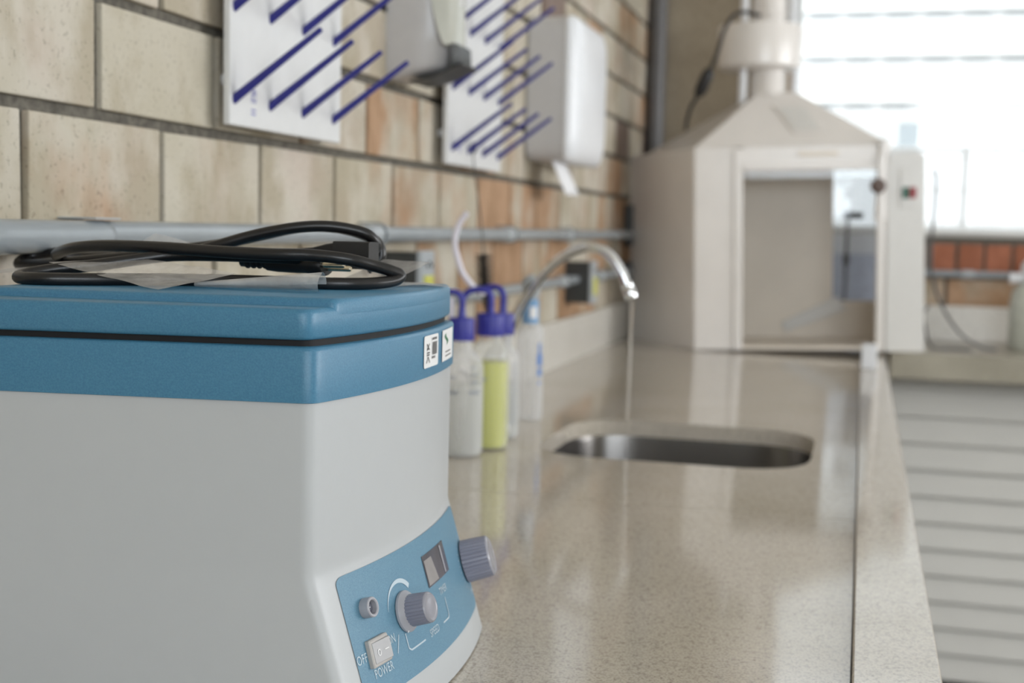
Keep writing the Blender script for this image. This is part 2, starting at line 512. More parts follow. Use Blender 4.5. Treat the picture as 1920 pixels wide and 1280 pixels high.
struct(MB().box(-.15, 0, YN - .15, YL + .15, ZF, .78).build('wall_left_base', WALLM, smooth=False))
struct(MB().box(0, XR, YL, YL + .15, ZF, .78).build('wall_far_base', WALLM, smooth=False))
struct(MB().box(-.15, XR + .15, YN - .15, YL + .15, ZF - .1, ZF).build('floor', FLOORM, smooth=False))
struct(MB().box(-.6, XR + .9, YN - .9, YL + .5, ZC, ZC + .15).build('ceiling', CEILM, smooth=False))
def wall_with_window(name, boxes):
    m = MB()
    for b in boxes: m.box(*b)
    return struct(m.build(name, WALLM, smooth=False))
wall_with_window('wall_right', [(XR, XR + .15, YN, .9, ZF, ZC), (XR, XR + .15, 4.6, YL, ZF, ZC), (XR, XR + .15, .9, 4.6, ZF, 1.25), (XR, XR + .15, .9, 4.6, 2.65, ZC)])
wall_with_window('wall_near', [(-.15, 1.2, YN - .15, YN, ZF, ZC), (4.8, XR + .15, YN - .15, YN, ZF, ZC), (1.2, 4.8, YN - .15, YN, ZF, 1.4), (1.2, 4.8, YN - .15, YN, 2.7, ZC)])
# rough concrete pier between the brick wall and the window
struct(MB().box(.0, .50, 4.80, 4.95, .80, ZC).build('wall_corner_pier', CONCRETE, smooth=False, bevel=.006))

# the window in the far wall
def window(name, x0, x1, z0, z1, y):
    t = bpy.data.objects.new(name, None); COL.objects.link(t); t.location = ((x0 + x1) / 2, y, z0); t['_org'] = tuple(t.location); t['kind'] = 'structure'; DONE.append(t)
    m = MB(); w = .035
    m.box(x0, x1, y, y + .05, z0, z0 + .02); m.box(x0, x1, y, y + .05, z1 - w, z1)
    m.box(x0, x0 + .02, y, y + .05, z0, z1); m.box(x1 - w, x1, y, y + .05, z0, z1)
    for xm in (2.35, 3.5): m.box(xm, xm + w, y, y + .05, z0, z1)
    m.box(x0, x1, y + .005, y + .04, 2.74, 2.785)
    m.build('window_frame', FRAMEW, t, bevel=.003)
    m = MB(); m.box(x0, x1, y + .008, y + .03, 1.588, 1.600); m.box(1.140, 1.156, y + .005, y + .03, z0, 1.59); m.box(1.9, 1.93, y + .005, y + .03, z0, 1.59)
    m.build('sash_frame', FRAMEW, t, bevel=.002)
    MB().box(x0 + .02, x1 - .02, y + .025, y + .029, z0 + .02, z1 - .03).build('pane', GLASS, t, smooth=False)
    return t
window('window_1', WIN[0], WIN[1], WIN[2], WIN[3], YL + .03)
struct(MB().box(WIN[0] - .01, WIN[1], YL - .012, YL + .1, 1.276, 1.292).build('trim_1', SILL, bevel=.003))
# window bars of the two walls out of the frame
def bars(name, boxes):
    m = MB()
    for b in boxes: m.box(*b)
    return struct(m.build(name, FRAMEW, smooth=False))
bars('window_2', [(XR + .0, XR + .04, y, y + .04, 1.25, 2.65) for y in (.9, 1.8, 2.7, 3.6, 4.56)] + [(XR, XR + .04, .9, 4.6, z, z + .03) for z in (1.25, 1.6, 1.95, 2.3, 2.62)])
bars('window_3', [(x, x + .04, YN - .05, YN, 1.4, 2.7) for x in (1.2, 2.4, 3.6, 4.76)] + [(1.2, 4.8, YN - .05, YN, z, z + .03) for z in (1.4, 1.7, 2.0, 2.3, 2.67)])

# outside: pale metal siding of the next building, with sun-lit rails
YO = 7.4
m = MB()
rp = []
x = -1.5
while x < 9:
    for dx, dy in ((0, 0), (.09, 0), (.11, -.009), (.17, -.009), (.19, 0)): rp.append((x + dx, YO + dy))
    x += .19 + .01
for a, b in zip(rp, rp[1:]): m.quad((a[0], a[1], -.3), (b[0], b[1], -.3), (b[0], b[1], 3.05), (a[0], a[1], 3.05))
sid = m.build('metal_siding_wall', SIDING, smooth=False, origin=(3.7, YO, -.3), solid=.01)
tag(sid, 'sunlit white ribbed metal wall outside the window', 'wall', kind='structure')
def up_z(z): return 1.275 + (z - 1.275) * (YO - .07) / YL
for i, z in enumerate((1.764, 1.934, 2.096, 2.262)):
    zz = up_z(z)
    o = MB().box(-1.5, 9, YO - .032, YO - .010, zz, zz + .052).build('siding_rail', FRAMEW, bevel=.004)
    tag(o, ('lowest', 'second', 'third', 'topmost')[i] + ' of the white horizontal rails across the siding outside', 'rail', 'rails across the outside wall')
struct(MB().box(-3, 12, YL + .2, 14, -.45, -.35).build('ground', GROUND, smooth=False))

# ================================================================ WORKTOPS
ZT = .9
def plate_hole(m, x0, x1, y0, y1, z0, z1, loop, pad=.03):
    hx0 = min(p[0] for p in loop) - pad; hx1 = max(p[0] for p in loop) + pad
    hy0 = min(p[1] for p in loop) - pad; hy1 = max(p[1] for p in loop) + pad
    cx, cy = (hx0 + hx1) / 2, (hy0 + hy1) / 2
    for b in ((x0, x1, y0, hy0), (x0, x1, hy1, y1), (x0, hx0, hy0, hy1), (hx1, x1, hy0, hy1)):
        for z in (z0, z1): m.quad((b[0], b[2], z), (b[1], b[2], z), (b[1], b[3], z), (b[0], b[3], z))
    def outer(p):
        dx, dy = p[0] - cx, p[1] - cy
        t = min((hx1 - cx) / abs(dx) if abs(dx) > 1e-6 else 1e9, (hy1 - cy) / abs(dy) if abs(dy) > 1e-6 else 1e9)
        return (cx + dx * t, cy + dy * t)
    n = len(loop); out = [outer(p) for p in loop]
    corners = [(hx0, hy0), (hx1, hy0), (hx1, hy1), (hx0, hy1)]
    for i in range(n):
        a, b = loop[i], loop[(i + 1) % n]; oa, ob = out[i], out[(i + 1) % n]
        ring = [a, b, ob]
        for c in corners:
            if (abs(oa[0] - c[0]) < 1e-5 or abs(oa[1] - c[1]) < 1e-5) and (abs(ob[0] - c[0]) < 1e-5 or abs(ob[1] - c[1]) < 1e-5):
                same = (abs(oa[0] - ob[0]) < 1e-5 or abs(oa[1] - ob[1]) < 1e-5)
                if not same: ring.append(c)
        ring.append(oa)
        for z in (z0, z1): m.b.faces.new([m.b.verts.new((p[0], p[1], z)) for p in ring])
        m.quad((a[0], a[1], z0), (b[0], b[1], z0), (b[0], b[1], z1), (a[0], a[1], z1))
    for a, b in (((x0, y0), (x1, y0)), ((x1, y0), (x1, y1)), ((x1, y1), (x0, y1)), ((x0, y1), (x0, y0))):
        m.quad((a[0], a[1], z0), (b[0], b[1], z0), (b[0], b[1], z1), (a[0], a[1], z1))

wt = thing('worktop', (.4, 1.2, ZT - .032), 'long beige speckled polished granite worktop under the brick wall, with raised front rim', 'worktop')
hole = rrect(.272, .732, 2.045, 2.475, .13, 8)
m = MB(); plate_hole(m, 0.004, .806, 1.7265, 4.78, ZT - .03, ZT, hole); bmesh.ops.remove_doubles(m.b, verts=m.b.verts, dist=1e-5)
m.build('slab', G_TOP, wt, smooth=False)
MB().box(.004, .806, -1.6, 1.7235, ZT - .03, ZT).build('slab', G_TOP, wt, smooth=False)
MB().box(.004, .806, 1.7235, 1.7265, ZT - .03, ZT - .0006).build('slab_joint', plain('joint_grout', (150, 140, 124), .7), wt, smooth=False)
MB().box(.8075, .880, -1.6, 4.78, ZT - .075, ZT + .009).build('rim', G_TOP, wt, bevel=.002)
MB().box(.004, .02, -1.6, 4.70, ZT, 1.026).build('splashback', G_SPL, wt, bevel=.0015)

fw = thing('worktop', (3.0, 4.6, ZT - .09), 'grey granite worktop under the window along the far wall', 'worktop')
MB().box(.884, XR - .02, 4.405, YL - .03, ZT - .08, ZT + .0).build('slab', G_FAR, fw, bevel=.002)
MB().box(.9, XR - .02, 4.27, 4.40, ZT - .08, ZT + .004).build('rim', G_FAR, fw, bevel=.003)
MB().box(.884, XR - .02, YL - .03, YL - .014, ZT, 1.026).build('splashback', G_SPL, fw, bevel=.0015)

# louvred doors under the far worktop: three doors on a carcass
cab = thing('base_cabinet', (3.0, 4.5, ZF), 'pale grey cabinet with horizontal louvred doors under the far worktop', 'cabinet')
MB().box(.826, XR - .05, 4.47, YL - .02, ZF + .03, ZT - .085).build('carcass', CAB, cab, smooth=False)
for xa, xb in ((.905, 2.0), (2.01, 3.1), (3.11, 4.2), (4.21, 5.3)):
    m = MB(); z = ZF + .05
    while z < ZT - .12:
        h = min(.0885, ZT - .09 - z)
        # each slat leans: bottom edge forward, top edge tucked behind the one above
        m.hexa([(xa, 4.425, z), (xb, 4.425, z), (xb, 4.455, z), (xa, 4.455, z)], [(xa, 4.445, z + h - .012), (xb, 4.445, z + h - .012), (xb, 4.465, z + h - .012), (xa, 4.465, z + h - .012)])
        z += .0885
    m.box(xa, xb, 4.452, 4.469, ZF + .05, ZT - .095)
    d = m.build('door', CAB, cab, bevel=.001)
# cabinet under the near worktop, seen only from beside it
c2 = thing('base_cabinet', (.4, 1.2, ZF), 'pale grey base cabinet carrying the long near worktop beside the brick wall', 'cabinet')
MB().box(.03, .80, -1.55, 2.0, ZF + .03, ZT - .035).build('carcass', CAB, c2, smooth=False)
MB().box(.03, .80, 2.55, 4.9, ZF + .03, ZT - .035).build('carcass', CAB, c2, smooth=False)
MB().box(.785, .80, 2.0, 2.55, ZF + .03, ZT - .035).build('apron', CAB, c2, smooth=False)
for k in range(9):
    y = -1.5 + k * .64
    MB().box(.802, .822, y, y + .62, ZF + .05, ZT - .09).build('door', CAB, c2, bevel=.003)

# ---------------------------------------------------------------- sink
sk = thing('sink', (.5, 2.26, ZT - .2), 'stainless steel sink bowl set under an oval cut-out in the worktop', 'sink')
def srect(d, z):
    return [(p[0], p[1], z) for p in rrect(.272 - .008 + d, .732 + .008 - d, 2.045 - .008 + d, 2.475 + .008 - d, max(.03, .135 - d), 8)]
m = MB(); m.loft([srect(-.02, ZT - .031), srect(0, ZT - .031), srect(.002, ZT - .04), srect(.006, ZT - .15), srect(.016, ZT - .175), srect(.04, ZT - .188), srect(.17, ZT - .193)], cap0=False, cap1=True)
m.build('basin', STEEL, sk, angle=60)
MB().lathe([(.045, 0), (.045, .003), (.03, .004), (.028, .0), (.0, -.002)], (.5, 2.26, ZT - .193), 28, cap0=False, cap1=False).build('drain', CHROME, sk)

# ================================================================ CENTRIFUGE
def arc_x(Y):
    u = (Y - .917) / .326
    return .390 + .007 * u + .019 * (1 - (2 * u - 1) ** 2)
ZK, ZB, YF = .994, .8575, 1.256
def surf(Y, z):
    return arc_x(Y) + .30 * max(0, ZK - z)
def foot(z, off=0.0, cr=.011, y0=.917, back=.07, xoff=0.0):
    pts = [(back - off, YF + .015 + off), (back - off, .874 - off), (surf(.917, z) + off + xoff, y0 - off)]
    rad = [.02, .02, cr]
    N = 18
    for i in range(1, N):
        Y = .917 + (YF - .917) * i / N; pts.append((surf(Y, z) + off + xoff, Y)); rad.append(0)
    pts.append((surf(YF, z) + off + xoff, YF + off)); rad.append(cr)
    return [(p[0], p[1], z) for p in fillet(pts, rad, 5)]
cf = thing('centrifuge', (.25, 1.08, ZB - .0008), 'benchtop centrifuge with white body, blue lid and blue control panel on the granite worktop', 'centrifuge')
m = MB(); R = []
R.append([(p[0], p[1], ZB) for p in foot(ZB, -.004)])
R.append([(p[0], p[1], ZB + .0008) for p in foot(ZB, -.001)])
for z in (ZB + .0025, .885, .90, .915, .93, .95, .97, .985, .992, .996, 1.002, 1.02, 1.06, 1.10, 1.133): R.append(foot(z))
m.loft(R); m.build('body', WHITEPAINT, cf, angle=50)
m = MB(); R = [foot(1.1332, .0012), foot(1.1335, .0022), foot(1.174, .0022), foot(1.1765, .0012), foot(1.1775, -.002)]
m.loft(R); m.build('top_band', BLUE, cf, angle=60)
MB().loft([foot(1.1765, -.006), foot(1.1835, -.006)]).build('lid_gap', GAP, cf)  # black strip standing in for the dark open gap under the lid
# lid: lower tier with a side ledge, and the plateau that runs out to the front
m = MB(); LZ = 1.2075
R = []
for z, o in ((1.1825, -.002), (1.1835, .001), (1.186, .002), (LZ - .004, .002), (LZ - .0012, .0008), (LZ, -.002)):
    R.append([(p[0] - .004, p[1], z) for p in foot(1.15, o)])
m.loft(R); lid = m.build('lid', BLUE, cf, angle=60)
PZ = 1.2145
def plateau(z, off, y0=.948):
    pts = [(.085 - off, YF + .008 + off), (.085 - off, y0 - .03 - off), (arc_x(y0) - .004 + min(off, 0) + .0022 if off < 0 else arc_x(y0) - .004 + .0022, y0 - off)]
    rad = [.02, .02, .006]
    for i in range(1, 15):
        Y = y0 + (YF - y0) * i / 15; pts.append((arc_x(Y) - .0018 + off, Y)); rad.append(0)
    pts.append((arc_x(YF) - .0018 + off, YF + off)); rad.append(.01)
    return [(p[0], p[1], z) for p in fillet(pts, rad, 5)]
MB().loft([plateau(LZ - .006, 0.0), plateau(PZ - .004, 0.0), plateau(PZ - .0012, -.0016), plateau(PZ, -.004)]).build('lid_plateau', BLUE, lid, angle=60)
for sx, sy in ((.12, .92), (.37, .96), (.12, 1.2), (.37, 1.2)):
    MB().lathe([(.016, 0), (.014, .004)], (sx, sy, ZB - .0008), 16).build('foot', GAP, cf)

# control panel film on the sloping front
def P(Y, z, d=0.0):
    x = surf(Y, z)
    ty = (surf(Y + .002, z) - surf(Y - .002, z)) / .004; tz = (surf(Y, z + .002) - surf(Y, z - .002)) / .004
    n = Vector((1, -ty, -tz)).normalized()
    return Vector((x, Y, z)) + n * d
def N(Y, z): return (P(Y, z, 1) - P(Y, z, 0)).normalized()
PZ0, PZ1, PY0, PY1 = .8845, .9870, .9440, 1.2440
m = MB(); rows = 16; cols = 40
def panel_pt(a, b, d=.0007):
    """a along Y, b up; corners rounded"""
    r = .010; W = PY1 - PY0; H = PZ1 - PZ0
    y = a * W; z = b * H
    e = min(y, W - y)
    if e < r:
        cut = r - sqrt(max(0, r * r - (r - e) ** 2)); z = cut * .6 + z * (H - 1.2 * cut) / H
    return P(PY0 + y, PZ0 + z, d)
m.grid(lambda a, b: panel_pt((1 - cos(pi * a)) / 2, b), cols, rows)
cpanel = m.build('control_panel', PANELBLUE, cf, angle=80)
# printing on the panel
def pmap(Y0, z0, d=.0011):
    return lambda a, b: P(Y0 + a, z0 + b, d)
for word, Y0, z0, a, b in (('OFF', .9515, .9195, .0085, .0105), ('ON', .9990, .9225, .0085, .0105), ('POWER', .9775, .9035, .0085, .0105), ('SPEED', 1.082, .9065, .0085, .0095), ('TIMER', 1.128, .9315, .0085, .0095), ('MIN', 1.235, .9005, .0075, .0085)):
    m = MB(); put_text(m, word, pmap(Y0, z0), a, b); m.build('lettering', PRINT, cpanel, smooth=False)
def stroke(m, pts, w=.0007):
    for a, b in zip(pts, pts[1:]):
        n_ = max(2, int(((a[0] - b[0]) ** 2 + (a[1] - b[1]) ** 2) ** .5 / .004))
        dx, dz = b[0] - a[0], b[1] - a[1]; L = sqrt(dx * dx + dz * dz); ox, oz = -dz / L * w, dx / L * w
        for i in range(n_):
            t0, t1 = i / n_, (i + 1) / n_
            q = [(a[0] + dx * t + s * ox, a[1] + dz * t + s * oz) for t, s in ((t0, -1), (t1, -1), (t1, 1), (t0, 1))]
            m.quad(*[P(p[0], p[1], .0011) for p in q])
for pts, w in (([(1.024, .9205), (1.024, .908), (1.028, .9055), (1.058, .9055)], .0007), ([(1.107, .9065), (1.124, .9065), (1.127, .910), (1.127, .9245)], .0007), ([(1.0125, .923), (1.004, .9095)], .0005)):
    m = MB(); stroke(m, pts, w); m.build('printed_line', PRINT, cpanel, smooth=False)
# widening sweep over the speed knob
K1 = (1.034, .937)
m = MB(); prev = None
for i in range(25):
    t = i / 24; ang = radians(168 - 128 * t); w = .0004 + .0046 * t
    pr = [(K1[0] - .002 + (.0265 + s) * cos(ang), K1[1] + .002 + (.0245 + s) * sin(ang)) for s in (-w * .5, w * .5)]
    if prev: m.quad(*[P(q[0], q[1], .0011) for q in (prev[0], pr[0], pr[1], prev[1])])
    prev = pr
m.build('speed_sweep', PRINT, cpanel, smooth=False)
# ticks around the timer knob
K2 = (1.236, .930)
for i in range(14):
    ang = radians(100 + i * 12.5)
    a = (K2[0] + .0265 * cos(ang), K2[1] + .0245 * sin(ang)); b = (K2[0] + .032 * cos(ang), K2[1] + .029 * sin(ang))
    m = MB(); stroke(m, [a, b], .0003); m.build('printed_tick', PRINT, cpanel, smooth=False)
# display window
dw = MB().grid(lambda a, b: P(1.094 + .068 * a, .9415 + .0285 * b, .0012), 8, 3).build('display_window', DISPLAY, cf)
MB().grid(lambda a, b: P(1.096 + .028 * a * (1 - .25 * b), .943 + .0225 * b, .0016), 4, 3).build('display_sheet', DISPLAY2, dw)
MB().grid(lambda a, b: P(1.146 + .004 * a, .943 + .025 * b, .0017), 1, 4).build('display_segment', BEZEL, dw)

def knob(name, Y, z, r, L, skirt, ribs=26):
    o = P(Y, z); ax = N(Y, z)
    Q = Vector((0, 0, 1)).rotation_difference(ax)
    m = MB(); n = ribs * 4; rings = []
    for rr, h in ((r * 1.04, .002), (r * 1.03, L * .2), (r * .99, L - .0035), (r * .97, L - .0012)):
        ring = []
        for i in range(n):
            a = 2 * pi * i / n; k = rr * (.955 if i % 4 == 0 else 1.0)
            ring.append(o + Q @ Vector((k * cos(a), k * sin(a), h)))
        rings.append(ring)
    m.loft(rings)
    k = m.build(name, KNOB, cf, angle=25)
    m = MB(); m.lathe([(r * .965, L - .0015), (r * .93, L - .0003), (r * .84, L + .0006), (r * .8, L), (r * .5, L + .0009), (r * .1, L + .0013)], o, 40, ax)
    m.build('knob_cap', KNOBCAP, k, angle=60)
    if skirt:
        m = MB(); m.lathe([(skirt, .0014), (skirt, .0035), (skirt * .93, .0052), (r * 1.0, .008)], o, 44, ax); m.build('knob_skirt', BEZEL, k, angle=35)
        m = MB(); d = (P(Y - .003, z - .005) - P(Y, z)).normalized(); s_ = ax.cross(d)
        p = o + ax * .0054 + d * (skirt * .86)
        m.quad(*[p + d * a * .0035 + s_ * b * .0006 + ax * (.0018 * (-a)) for a, b in ((-1, -1), (1, -1), (1, 1), (-1, 1))]); m.build('pointer_mark', PRINTW, k, smooth=False)
    return k
knob('speed_knob', K1[0], K1[1], .0138, .0265, .0182)
knob('timer_knob', K2[0], K2[1], .0212, .0300, None, 30)
o = P(.973, .956); ax = N(.973, .956)
ib = MB().lathe([(.0085, .0008), (.0085, .009), (.0078, .0098), (.0066, .0098), (.0058, .009), (.0058, .003), (.0, .003)], o, 32, ax, cap1=False).build('indicator_bezel', BEZEL, cf)
MB().lathe([(.0055, .003), (.0045, .0055), (.002, .0066), (.0, .0068)], o, 24, ax, cap1=False).build('lamp_lens', plain('smoky_lens', (84, 86, 98), .12), ib)
# rocker switch
SWY, SWZ = .9745, .9205
o = P(SWY, SWZ); ax = N(SWY, SWZ)
ty = (P(SWY + .003, SWZ) - P(SWY - .003, SWZ)).normalized(); tz = ax.cross(ty)
if tz.z < 0: tz = -tz
F = Matrix(((ty.x, tz.x, ax.x, o.x), (ty.y, tz.y, ax.y, o.y), (ty.z, tz.z, ax.z, o.z), (0, 0, 0, 1)))
m = MB(); a, b = .0146, .0116
m.loft([[(F @ Vector((p[0], p[1], h))) for p in rrect(-a + i, a - i, -b + i, b - i, .0015, 3)] for h, i in ((0, 0), (.0042, 0), (.0052, .0009))])
sw = m.build('power_switch', SWITCH, cf)
m = MB(); c_, d_ = .0122, .0088
# rocker pressed down on its off side
m.hexa([F @ Vector(p) for p in ((-c_, -d_, .004), (c_, -d_, .004), (c_, d_, .004), (-c_, d_, .004))], [F @ Vector(p) for p in ((-c_, -d_, .0058), (c_, -d_, .0080), (c_, d_, .0080), (-c_, d_, .0058))])
m.build('rocker', ROCKER, sw, bevel=.0006)
def rk(p, q, h=.0005): return F @ Vector((p, q, .0069 + p / c_ * .0011 + h))
m = MB()
for i in range(20):
    a0, a1 = 2 * pi * i / 20, 2 * pi * (i + 1) / 20
    m.quad(*[rk(-.0055 + r_ * cos(t) * .8, -.0005 + r_ * sin(t)) for r_, t in ((.0020, a0), (.0028, a0), (.0028, a1), (.0020, a1))])
m.build('switch_mark', PRINTW, sw, smooth=False)
m = MB(); m.quad(*[rk(p, q) for p, q in ((.0022, -.0004), (.0078, -.0004), (.0078, .0004), (.0022, .0004))])
m.build('switch_mark', PRINTW, sw, smooth=False)
# stickers on the blue band
def band_pt(Y, z, d=.003): return Vector((surf(Y, z) + d, Y, z))
m = MB()
st_pts = rrect(1.108, 1.156, 1.1425, 1.1725, .003, 3)
m.b.faces.new([m.b.verts.new(band_pt(p[0], p[1])) for p in st_pts]); stick = m.build('asset_sticker', PRINTW, cf, smooth=False)
m = MB()
for i in range(9):
    z = 1.152 + 0; y = 1.1335 + i * .0019
    m.quad(*[band_pt(a, b, .0034) for a, b in ((y, 1.1535), (y + (.0013 if i % 3 else .0007), 1.1535), (y + (.0013 if i % 3 else .0007), 1.1655), (y, 1.1655))])
for z in (1.1675, 1.1500):
    for i in range(6 if z > 1.16 else 4): 
        y = 1.133 + i * .0028; m.quad(*[band_pt(a, b, .0034) for a, b in ((y, z), (y + .002, z), (y + .002, z + .0022), (y, z + .0022))])
# sideways emblem strokes
for a, b in (((1.116, 1.165), (1.124, 1.159)), ((1.124, 1.165), (1.116, 1.159)), ((1.1165, 1.1565), (1.1245, 1.1565)), ((1.116, 1.1545), (1.124, 1.1545)), ((1.120, 1.153), (1.115, 1.147)), ((1.120, 1.153), (1.125, 1.147)), ((1.118, 1.160), (1.122, 1.160))):
    dx, dz = b[0] - a[0], b[1] - a[1]; L = sqrt(dx * dx + dz * dz); ox, oz = -dz / L * .0006, dx / L * .0006
    m.quad(*[band_pt(p, q, .0034) for p, q in ((a[0] - ox, a[1] - oz), (b[0] - ox, b[1] - oz), (b[0] + ox, b[1] + oz), (a[0] + ox, a[1] + oz))])
m.build('sticker_print', INKBLACK, stick, smooth=False)
m = MB(); m.grid(lambda a, b: band_pt(1.174 + .060 * a, 1.1425 + .0305 * b), 6, 1); stick = m.build('logo_sticker', PRINTW, cf, smooth=False)
m = MB()
for sgn in (1,):
    pts = []
    for i in range(13):
        t = i / 12; pts.append((1.192 + .006 * sin(pi * t * 2) + .007 * sin(pi * t), 1.1575 + .0125 * t))
    for i in range(12, -1, -1):
        t = i / 12; pts.append((1.192 + .006 * sin(pi * t * 2) - .0035 * sin(pi * t), 1.1575 + .0125 * t))
    vs = [band_pt(p[0], p[1], .0034) for p in pts]
    for i in range(12): m.quad(vs[i], vs[i + 1], vs[24 - i], vs[25 - i])
m.build('leaf_emblem', GREEN, stick, smooth=False)
m = MB()
for z, y0, y1 in ((1.1505, 1.188, 1.216), (1.1465, 1.188, 1.220)):
    m.quad(*[band_pt(a, b, .0034) for a, b in ((y0, z), (y1, z), (y1, z + .0011), (y0, z + .0011))])
m.build('sticker_print', INKBLACK, stick, smooth=False)

# ================================================================ POWER CORD AND PLASTIC BAG ON THE LID
pc = thing('power_cord', (.2, 1.1, PZ), 'coiled black power cord with three-pin plug lying on the blue lid', 'cord')
CR = .0056
A = [(0.323, 1.2, 1.246), (0.335, 1.19, 1.252), (0.331, 1.18, 1.263), (0.313, 1.17, 1.269), (0.289, 1.16, 1.271), (0.26, 1.15, 1.268), (0.225, 1.14, 1.26), (0.19, 1.13, 1.249), (0.155, 1.13, 1.241), (0.108, 1.13, 1.237), (0.069, 1.13, 1.233), (0.023, 1.13, 1.228), (-0.021, 1.14, 1.2245), (-0.053, 1.16, 1.2235), (-0.065, 1.19, 1.230), (-0.041, 1.2, 1.235), (0.014, 1.19, 1.238), (0.102, 1.18, 1.242), (0.163, 1.18, 1.249), (0.205, 1.19, 1.259), (0.248, 1.2, 1.269), (0.279, 1.21, 1.27), (0.306, 1.215, 1.265), (0.324, 1.22, 1.256), (0.328, 1.22, 1.240), (.315, 1.215, 1.228)]
B = [(0.30, 1.09, 1.241), (0.24, 1.075, 1.242), (0.184, 1.065, 1.241), (0.157, 1.05, 1.237), (0.125, 1.03, 1.231), (0.094, 1.01, 1.2265), (0.079, .992, 1.2225), (.083, .975, 1.2201), (0.112, .967, 1.2201), (0.142, .985, 1.2201), (0.172, 1.012, 1.2201), (0.202, 1.035, 1.2201), (0.25, 1.055, 1.2201), (0.3127, 1.062, 1.2201), (0.349, 1.072, 1.2201), (0.3690, 1.09, 1.2203), (0.3832, 1.11, 1.2225), (0.3875, 1.118, 1.2274), (0.380, 1.11, 1.232), (0.369, 1.1, 1.236), (0.35, 1.08, 1.242), (0.318, 1.07, 1.245), (0.281, 1.06, 1.245), (0.228, 1.06, 1.246), (0.173, 1.06, 1.248), (0.111, 1.07, 1.248), (0.070, 1.08, 1.245), (0.040, 1.1, 1.240), (0.018, 1.125, 1.235), (0.03, 1.15, 1.233), (.07, 1.15, 1.235)]
m = MB(); m.tube(A, CR, 14, 8); m.tube(B, CR, 14, 8); m.build('cable', BLACKRUB, pc, angle=80)
m = MB()
m.tube([(.235, 1.10, 1.2375), (.262, 1.10, 1.2375)], .0062, 14, 0)
for k in range(4): m.lathe([(.0068, 0), (.0076, .0008), (.0076, .0024), (.0068, .0032)], (.240 + k * .006, 1.10, 1.2375), 16, (1, 0, 0))
def ell(x, ry, rz, cy=1.10, cz=1.236, n=20): return [(x, cy + ry * cos(2 * pi * i / n), cz + rz * sin(2 * pi * i / n)) for i in range(n)]
m.loft([ell(.262, .0085, .0075), ell(.272, .011, .0085), ell(.290, .012, .009), ell(.302, .013, .0088), ell(.312, .0175, .0105), ell(.320, .018, .0108), ell(.322, .0165, .0098)])
plug = m.build('plug', BLACKPL, pc, angle=50)
for (y, z, L) in ((1.112, 1.2385, .024), (1.089, 1.236, .024), (1.100, 1.2325, .026)):
    MB().lathe([(.0026, 0), (.0026, L - .0015), (.0019, L)], (.320, y, z), 14, (1, 0, 0)).build('pin', BRASS, plug)
m = MB()
m.loft([[(x, 1.17 + (y - .5) * w, 1.2435 + (z - .5) * h) for y, z in rrect(0, 1, 0, 1, .12, 3)] for x, w, h in ((.262, .010, .010), (.278, .012, .013), (.294, .020, .0205), (.303, .024, .0235))])
m.loft([[(x, 1.17 + (y - .5) * .027, 1.2435 + (z - .5) * .0265) for y, z in rrect(0, 1, 0, 1, .08, 3)] for x in (.303, .3405)])
m.build('connector', BLACKPL, pc, angle=40)

# the bag: one crumpled sheet whose corners and folds stick out round the cord
def bagsheet(m, corners, nu=14, nv=10, amp=.0025, seed=0, fl=None):
    a, b, c, d = [Vector(p) for p in corners]
    def fn(u, v):
        p = a.lerp(b, u).lerp(d.lerp(c, u), v)
        n_ = noise.noise_vector(p * 38 + Vector((seed, 0, 0)))
        e = min(u, 1 - u, v, 1 - v)
        p = p + n_ * amp * (.5 + min(1, e * 4))
        if fl: p = p + Vector(fl(u, v))
        p.z = max(p.z, PZ + .0009 if p.y > .95 and p.x < .39 else LZ + .001)
        return p
    m.grid(fn, nu, nv)
bg = thing('plastic_bag', (.2, 1.05, PZ), 'crumpled clear plastic bag tangled in the black cord on the blue lid', 'bag')
m = MB()
bagsheet(m, [(.085, 1.015, 1.2325), (.232, .957, 1.2148), (.266, 1.03, 1.228), (.16, 1.05, 1.2375)], 18, 14, .0022, 1)
bagsheet(m, [(-.06, 1.03, 1.2165), (.104, 1.03, 1.2245), (.17, 1.045, 1.2335), (-.02, 1.12, 1.222)], 16, 8, .0018, 2)
m.build('bag_fold', BAGM, bg, angle=80)
m = MB()
def roll(u, v):
    # open rolled end of the bag, lying along the lid
    x = .236 + .118 * u; y0 = 1.0; r = .0085 * (.25 + .75 * u); ang = -pi * .15 + v * pi * 1.25
    return Vector((x + .006 * (v - .5), y0 + .004 + .026 * (1 - v) - r * .4 - .02 * (1 - u), PZ + .001 + r * (1 + sin(ang * 1.0 + .4)) * (.9 + .1 * u))) if False else Vector((x + .012 * (.5 - abs(v - .5)) * u, 1.0 + r * 1.6 * cos(pi * .5 + v * pi * 1.4) + .012, PZ + .0012 + max(0, r * (1 - cos(v * pi * 2 * .8)))))
m.grid(roll, 16, 18)
m.build('bag_roll', BAGM, bg, angle=80)
for q, nu, nv, am, sd_ in (([(.045, 1.215, 1.243), (.075, 1.215, 1.259), (.14, 1.215, 1.246), (.16, 1.2, 1.236)], 10, 8, .002, 3),
        ([(.31, 1.15, 1.2175), (.368, 1.135, 1.2185), (.392, 1.19, 1.2385), (.335, 1.21, 1.239)], 10, 10, .0014, 4),
        ([(.30, 1.12, 1.2162), (.375, 1.13, 1.2162), (.383, 1.215, 1.2165), (.30, 1.24, 1.2165)], 10, 8, .0008, 5),
        ([(.370, 1.16, 1.2165), (.392, 1.165, 1.2175), (.424, 1.205, 1.2125), (.375, 1.22, 1.2175)], 8, 6, .0006, 6)):
    m = MB(); bagsheet(m, q, nu, nv, am, sd_); m.build('bag_corner', BAGM, bg, angle=80)

